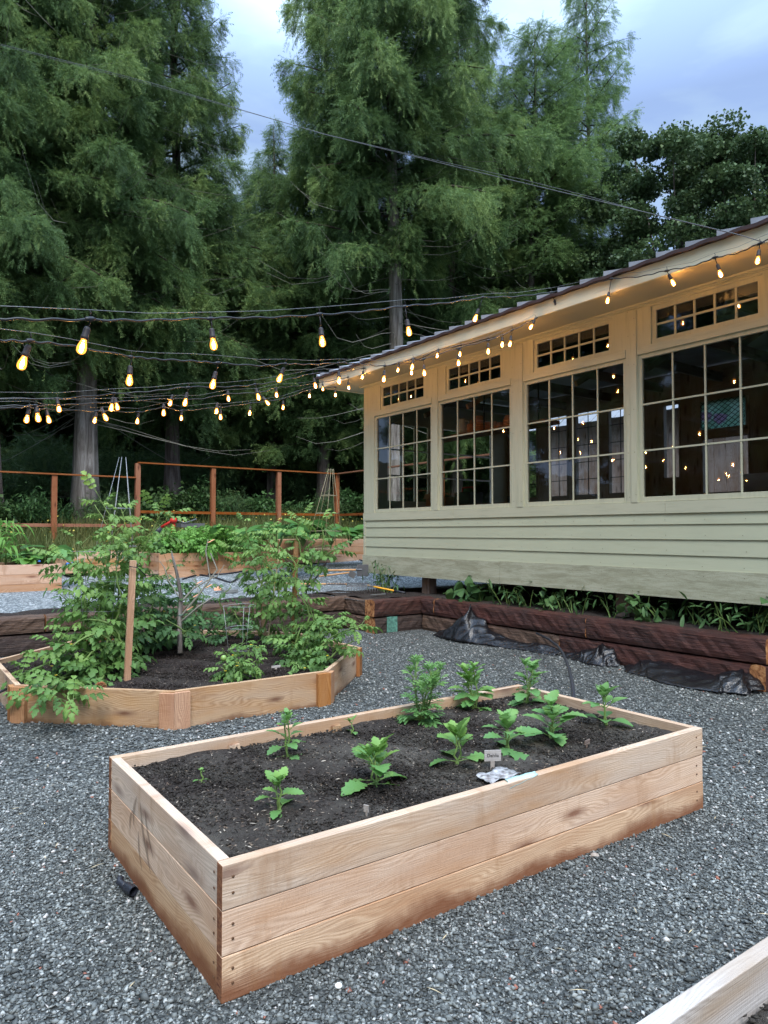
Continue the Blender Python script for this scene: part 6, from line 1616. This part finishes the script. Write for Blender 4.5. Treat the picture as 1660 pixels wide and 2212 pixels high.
# bits on the terrace
p = at_z(478, 1281, .47)
m = MB(); m.box(p.x+.05, p.x+.3, p.y, p.y+.12, terr(p.x, p.y)+.012, terr(p.x, p.y)+.07, 'x'); props(m.build('paver', m_wire, bevel=.006), 'small grey paver on the gravel above the tie wall', 'paver')
m = MB()
p = at_z(463, 1276, .49)
V = [(0, 0, .0), (.1, .02, .05), (.16, -.02, .0), (.12, .07, .07), (.03, .09, .03)]; m.v = [Vector(v)+p for v in V]; m.face((0, 1, 3, 4)); m.face((0, 2, 1)); m.face((1, 2, 3)); props(m.build('dry_leaf', m_peach), 'curled orange dry leaf beside the grey paver', 'leaf')
for i, (u, v, lb) in enumerate(((432, 1253, 'pinkish dead leaf on the terrace gravel by the hoses'), (443, 1257, 'second pinkish dead leaf next to the hose end'))):
    p = at_z(u, v, .5); m = MB(); m.bar(p+Vector((0, 0, .02)), p+Vector((.17, .03, .04)), .006, .07); props(m.build('dry_leaf', m_peach), lb, 'leaf')
# markers in the beds
def marker(label, x, y, z, w, h, yaw, tilt=.1, mat=m_cap, text=None):
    t = thing('plant_marker', label, 'plant marker', (x, y, z)); cy, sy = math.cos(yaw), math.sin(yaw); ax = Vector((cy, sy, 0)); up = Vector((tilt*sy, -tilt*cy, 1)).normalized(); n = ax.cross(up)
    m = MB(); o_ = Vector((x, y, z)); m.frame_box(o_-ax*w/2+up*h*.45, ax, up, n, w, h*.55, .004); m.frame_box(o_-ax*w*.12-up*.02, ax, up, n, w*.24, h*.45+.0195, .0036)
    m.build('label_board', mat, t)
    if text:
        cu = bpy.data.curves.new('writing', 'FONT'); cu.body = text; cu.size = .022; cu.extrude = .0003; cu.align_x = 'CENTER'; cu.align_y = 'CENTER'
        tmp = bpy.data.objects.new('tmp', cu); COL.objects.link(tmp); dg = bpy.context.evaluated_depsgraph_get(); me = bpy.data.meshes.new_from_object(tmp.evaluated_get(dg)); bpy.data.objects.remove(tmp)
        me.materials.clear(); w_ = _link('writing', me, m_lead, t); nn = -n if n.dot(FWv) > 0 else n; off = o_+up*h*.74+nn*(.0012+(.004 if n.dot(nn) > 0 else 0)); ax2 = up.cross(nn)
        w_.matrix_local = Matrix.Translation(off-o_) @ Matrix((ax2, up, nn)).transposed().to_4x4()
FWv = Vector((FW[0], FW[1], 0))
marker('small wooden plant marker with faded dark writing behind the seed packet', 2.31, 2.385, .365, .078, .092, R(-30), text='Dahlia')
marker('thin wooden marker stub near the front board on the left', 1.535, 2.265, .365, .02, .05, R(-60))
marker('dark weathered marker right of the wide dahlia', 2.93, 2.35, .365, .05, .04, R(10), mat=m_barn)
marker('tiny wooden marker at the front edge of the octagonal bed', 2.9, 5.72, .235, .09, .035, R(0))
# seed packet
V = []; Fc = []; a = Vector((2.143, 2.315, .385)); b = Vector((2.33, 2.34, .385)); c = Vector((2.32, 2.215, .39)); d = Vector((2.13, 2.205, .388)); N = 8
r = np.random.default_rng(3)
for i in range(N+1):
    for k in range(N+1):
        p = a.lerp(b, i/N).lerp(d.lerp(c, i/N), k/N); V.append((p.x, p.y, p.z+.006*math.sin(i*1.3+k)*math.cos(k*1.1)+.004+r.normal(0, .0012)))
for i in range(N):
    for k in range(N): q = i*(N+1)+k; Fc.append((q, q+1, q+N+2, q+N+1))
t_ = NT('seed_packet'); n_ = t_.noise(t_.coord('Object'), 38, 4); m_packet = t_.done(t_.bsdf(t_.ramp(n_, [(.35, (.12, .11, .11)), (.5, (.3, .29, .29)), (.7, (.5, .5, .5))]), .3))
o = np_obj('seed_packet', V, Fc, m_packet); md = o.modifiers.new('s', 'SOLIDIFY'); md.thickness = .0012; props(o, 'crinkled clear seed bag lying on the soil at the front board', 'seed packet')
V = []; Fc = []
P = [(2.13, 2.20, .396), (2.11, 2.14, .402), (2.105, 2.105, .4275), (2.10, 2.075, .4278), (2.098, 2.062, .424), (2.097, 2.055, .40)]
P = [(2.10+.21, 2.20-.0), ]
for i in range(11):
    s = i/10
    for k in range(4):
        q = k/3; w = .036*(1-.25*s); V.append((2.13+.17*s+.008*q, (2.0975 if k == 0 else 2.100+w*q+.003*math.sin(s*5)), .4235+.0025*math.sin(s*8+q*2)**2+(.006*s*s if k == 3 else 0)-(.026*(1-s*.9) if k == 0 else 0)))
for i in range(10):
    for k in range(3): q = i*4+k; Fc.append((q, q+1, q+5, q+4))
o = np_obj('paper_strip', V, Fc, M_plain('pale_teal_film', (.42, .6, .56), .4)); md = o.modifiers.new('s', 'SOLIDIFY'); md.thickness = .0008; md.offset = 1; props(o, 'pale teal strip lying on the top edge of the front board beside the seed bag', 'strip')
m = MB(); m.frame_box((3.36, 2.17, .372), (1, .25, .05), (-.25, 1, 0), (0, 0, 1), .07, .025, .008); props(m.build('wood_chip', m_cedar_post), 'orange wood chip on the soil in the right front corner of the long bed', 'wood chip')
# pine cone and odd leaf in the octagonal bed
m = MB(); p = at_z(218, 1490, .25); r_ = random.Random(2)
for k in range(60):
    s = k/60; a_ = k*2.4; rr_ = .03*math.sin(math.pi*(.1+.85*s)); q = Vector((p.x+rr_*math.cos(a_), p.y+rr_*math.sin(a_), .245+.06*s)); m.bar(q, q+Vector((math.cos(a_), math.sin(a_), .3))*.014, .003, .016)
props(m.build('pine_cone', M_plain('cone_brown', (.28, .1, .04), .7)), 'brown pine cone on the soil below the sprawling tomato', 'pine cone')
p = at_z(593, 1406, .24); m = MB(); m.bar(p+Vector((0, 0, .012)), p+Vector((.1, .03, .018)), .004, .03); props(m.build('dry_leaf', m_peach), 'salmon coloured dead leaf on the soil by the right hand stake', 'leaf')
for i, (x, y, s, lb) in enumerate(((2.62, 2.06, .022, 'round tan pebble resting against the foot of the long bed'), (1.22, 1.96, .013, 'white stone near the front corner of the long bed'))):
    me = MB(); me.lathe((x, y, s*.5), [(s*.5*f, s*g) for f, g in ((.5, -.55), (1.5, -.35), (2, 0), (1.6, .4), (.6, .62))], 11); o = me.build('pebble', m_white if i else m_cap); props(o, lb, 'stone')
# red cart handle and blue tarp behind
t = thing('hand_truck', 'red metal frame of a garden cart standing on the terrace behind the potato bed', 'garden cart', at_d(372, 1160, 17))
m = MB(); a = at_d(375, 1124, 17); m.tube([at_d(347, 1140, 17), at_d(366, 1129, 17), a], .035, 7); m.tube([a, at_d(376, 1135, 17), at_d(369, 1162, 17)], .04, 7); m.lathe(a-Vector((0, 0, .06)), [(.07, 0), (.09, .05), (.07, .12)], 12); m.build('frame', m_red, t)
m = MB(); b = at_d(400, 1130, 17.2); m.tube([a+Vector((.1, 0, 0)), b, at_d(425, 1121, 17.3)], .018, 6); m.box(b.x-.1, b.x+.5, b.y, b.y+.3, b.z-.1, b.z, 'x'); m.build('tray', m_steel, t)
m = MB(); p = at_d(345, 1148, 17); m.lathe(p-Vector((0, .06, 0)), [(.02, 0), (.12, .01), (.12, .07), (.02, .08)], 16, axis=(0, 1, 0)); m.build('wheel', m_black, t)
for i, (u, v, w, lb) in enumerate(((85, 1187, .1, 'blue tarp corner behind the kale in the left terrace bed'), (158 , 1192, .18, 'blue plastic bag among the cabbage leaves'))):
    u = (30+i*30)+50 if i == 0 else 150
    p = at_d([82, 155][i], [1196, 1202][i], 13.9); r = np.random.default_rng(i); V = []; Fc = []
    for a in range(7):
        for b in range(5): V.append((p.x-w*.5+w*a/6, p.y+.3*b/4-.1, p.z-.2+.07*math.sin(b*.8)+r.normal(0, .012)))
    for a in range(6):
        for b in range(4): q = a*5+b; Fc.append((q, q+1, q+6, q+5))
    o = np_obj('blue_tarp', V, Fc, m_blue); md = o.modifiers.new('s', 'SOLIDIFY'); md.thickness = .004; props(o, lb, 'tarp')
# ---------------------------------------------------------------- light, sky, camera
W = bpy.data.worlds.new('World'); SC.world = W; W.use_nodes = True; nt = W.node_tree; nt.nodes.clear()
N = lambda ty: nt.nodes.new('ShaderNode'+ty)
SUN_EL, SUN_AZ = R(52), R(205)
sky = N('TexSky'); sky.sky_type = 'NISHITA'; sky.sun_disc = False; sky.sun_elevation = SUN_EL; sky.sun_rotation = SUN_AZ; sky.air_density = 1.0; sky.dust_density = 2.0
bg1 = N('Background'); bg1.inputs[1].default_value = .1; nt.links.new(sky.outputs[0], bg1.inputs[0])
tc = N('TexCoord'); mp = N('Mapping'); mp.inputs['Scale'].default_value = (1.2, 1.2, 3.2); nt.links.new(tc.outputs['Generated'], mp.inputs[0])
nz = N('TexNoise'); nz.inputs['Scale'].default_value = 1.9; nz.inputs['Detail'].default_value = 6; nz.inputs['Roughness'].default_value = .52; nz.inputs['Distortion'].default_value = .5; nt.links.new(mp.outputs[0], nz.inputs['Vector'])
rp = N('ValToRGB'); e = rp.color_ramp.elements; e[0].position = .40; e[0].color = (.38, .54, .90, 1); e[1].position = .60; e[1].color = (.60, .81, 1.0, 1); nt.links.new(nz.outputs[0], rp.inputs[0])
bg2 = N('Background'); nt.links.new(rp.outputs[0], bg2.inputs[0])
# an overcast sky is brighter overhead than near the horizon
sz = N('SeparateXYZ'); nt.links.new(tc.outputs['Generated'], sz.inputs[0]); mr = N('MapRange'); mr.inputs['From Min'].default_value = .5; mr.inputs['From Max'].default_value = .95; mr.inputs['To Min'].default_value = .57; mr.inputs['To Max'].default_value = 3.0
nt.links.new(sz.outputs[2], mr.inputs['Value']); nt.links.new(mr.outputs[0], bg2.inputs[1])
mx = N('MixShader'); mx.inputs[0].default_value = .8; nt.links.new(bg1.outputs[0], mx.inputs[1]); nt.links.new(bg2.outputs[0], mx.inputs[2])
out = N('OutputWorld'); nt.links.new(mx.outputs[0], out.inputs[0])
sl = bpy.data.lights.new('sun', 'SUN'); sl.energy = 1.9; sl.angle = R(30); sl.color = (1, .97, .92); so = bpy.data.objects.new('sun', sl); COL.objects.link(so)
# sky rotation: direction towards the sun
az = SUN_AZ; dv = Vector((math.sin(az)*math.cos(SUN_EL), math.cos(az)*math.cos(SUN_EL), math.sin(SUN_EL)))
so.rotation_euler = dv.to_track_quat('Z', 'Y').to_euler(); so.location = (0, 0, 30)
cd = bpy.data.cameras.new('camera'); cam = bpy.data.objects.new('camera', cd); COL.objects.link(cam); SC.camera = cam
cd.sensor_fit = 'VERTICAL'; cd.sensor_height = 36; cd.lens = 36*F/2212; cd.clip_end = 600; cd.clip_start = .05
cam.location = (0, 0, CAMH); cam.rotation_euler = (R(90)+PIT, 0, YAW)
vs = SC.view_settings; SC.display_settings.display_device = 'sRGB'; vs.view_transform = 'Standard'; vs.look = 'None'; vs.exposure = EXPO if 'EXPO' in globals() else .95; vs.gamma = 1
cy = SC.cycles; SC.render.engine = 'CYCLES'
cy.max_bounces = 6; cy.diffuse_bounces = 3; cy.glossy_bounces = 3; cy.transparent_max_bounces = 14; cy.transmission_bounces = 3; cy.sample_clamp_indirect = 4; cy.sample_clamp_direct = 0; cy.use_denoising = True
try: cy.use_light_tree = True
except Exception: pass
cy.caustics_reflective = False; cy.caustics_refractive = False
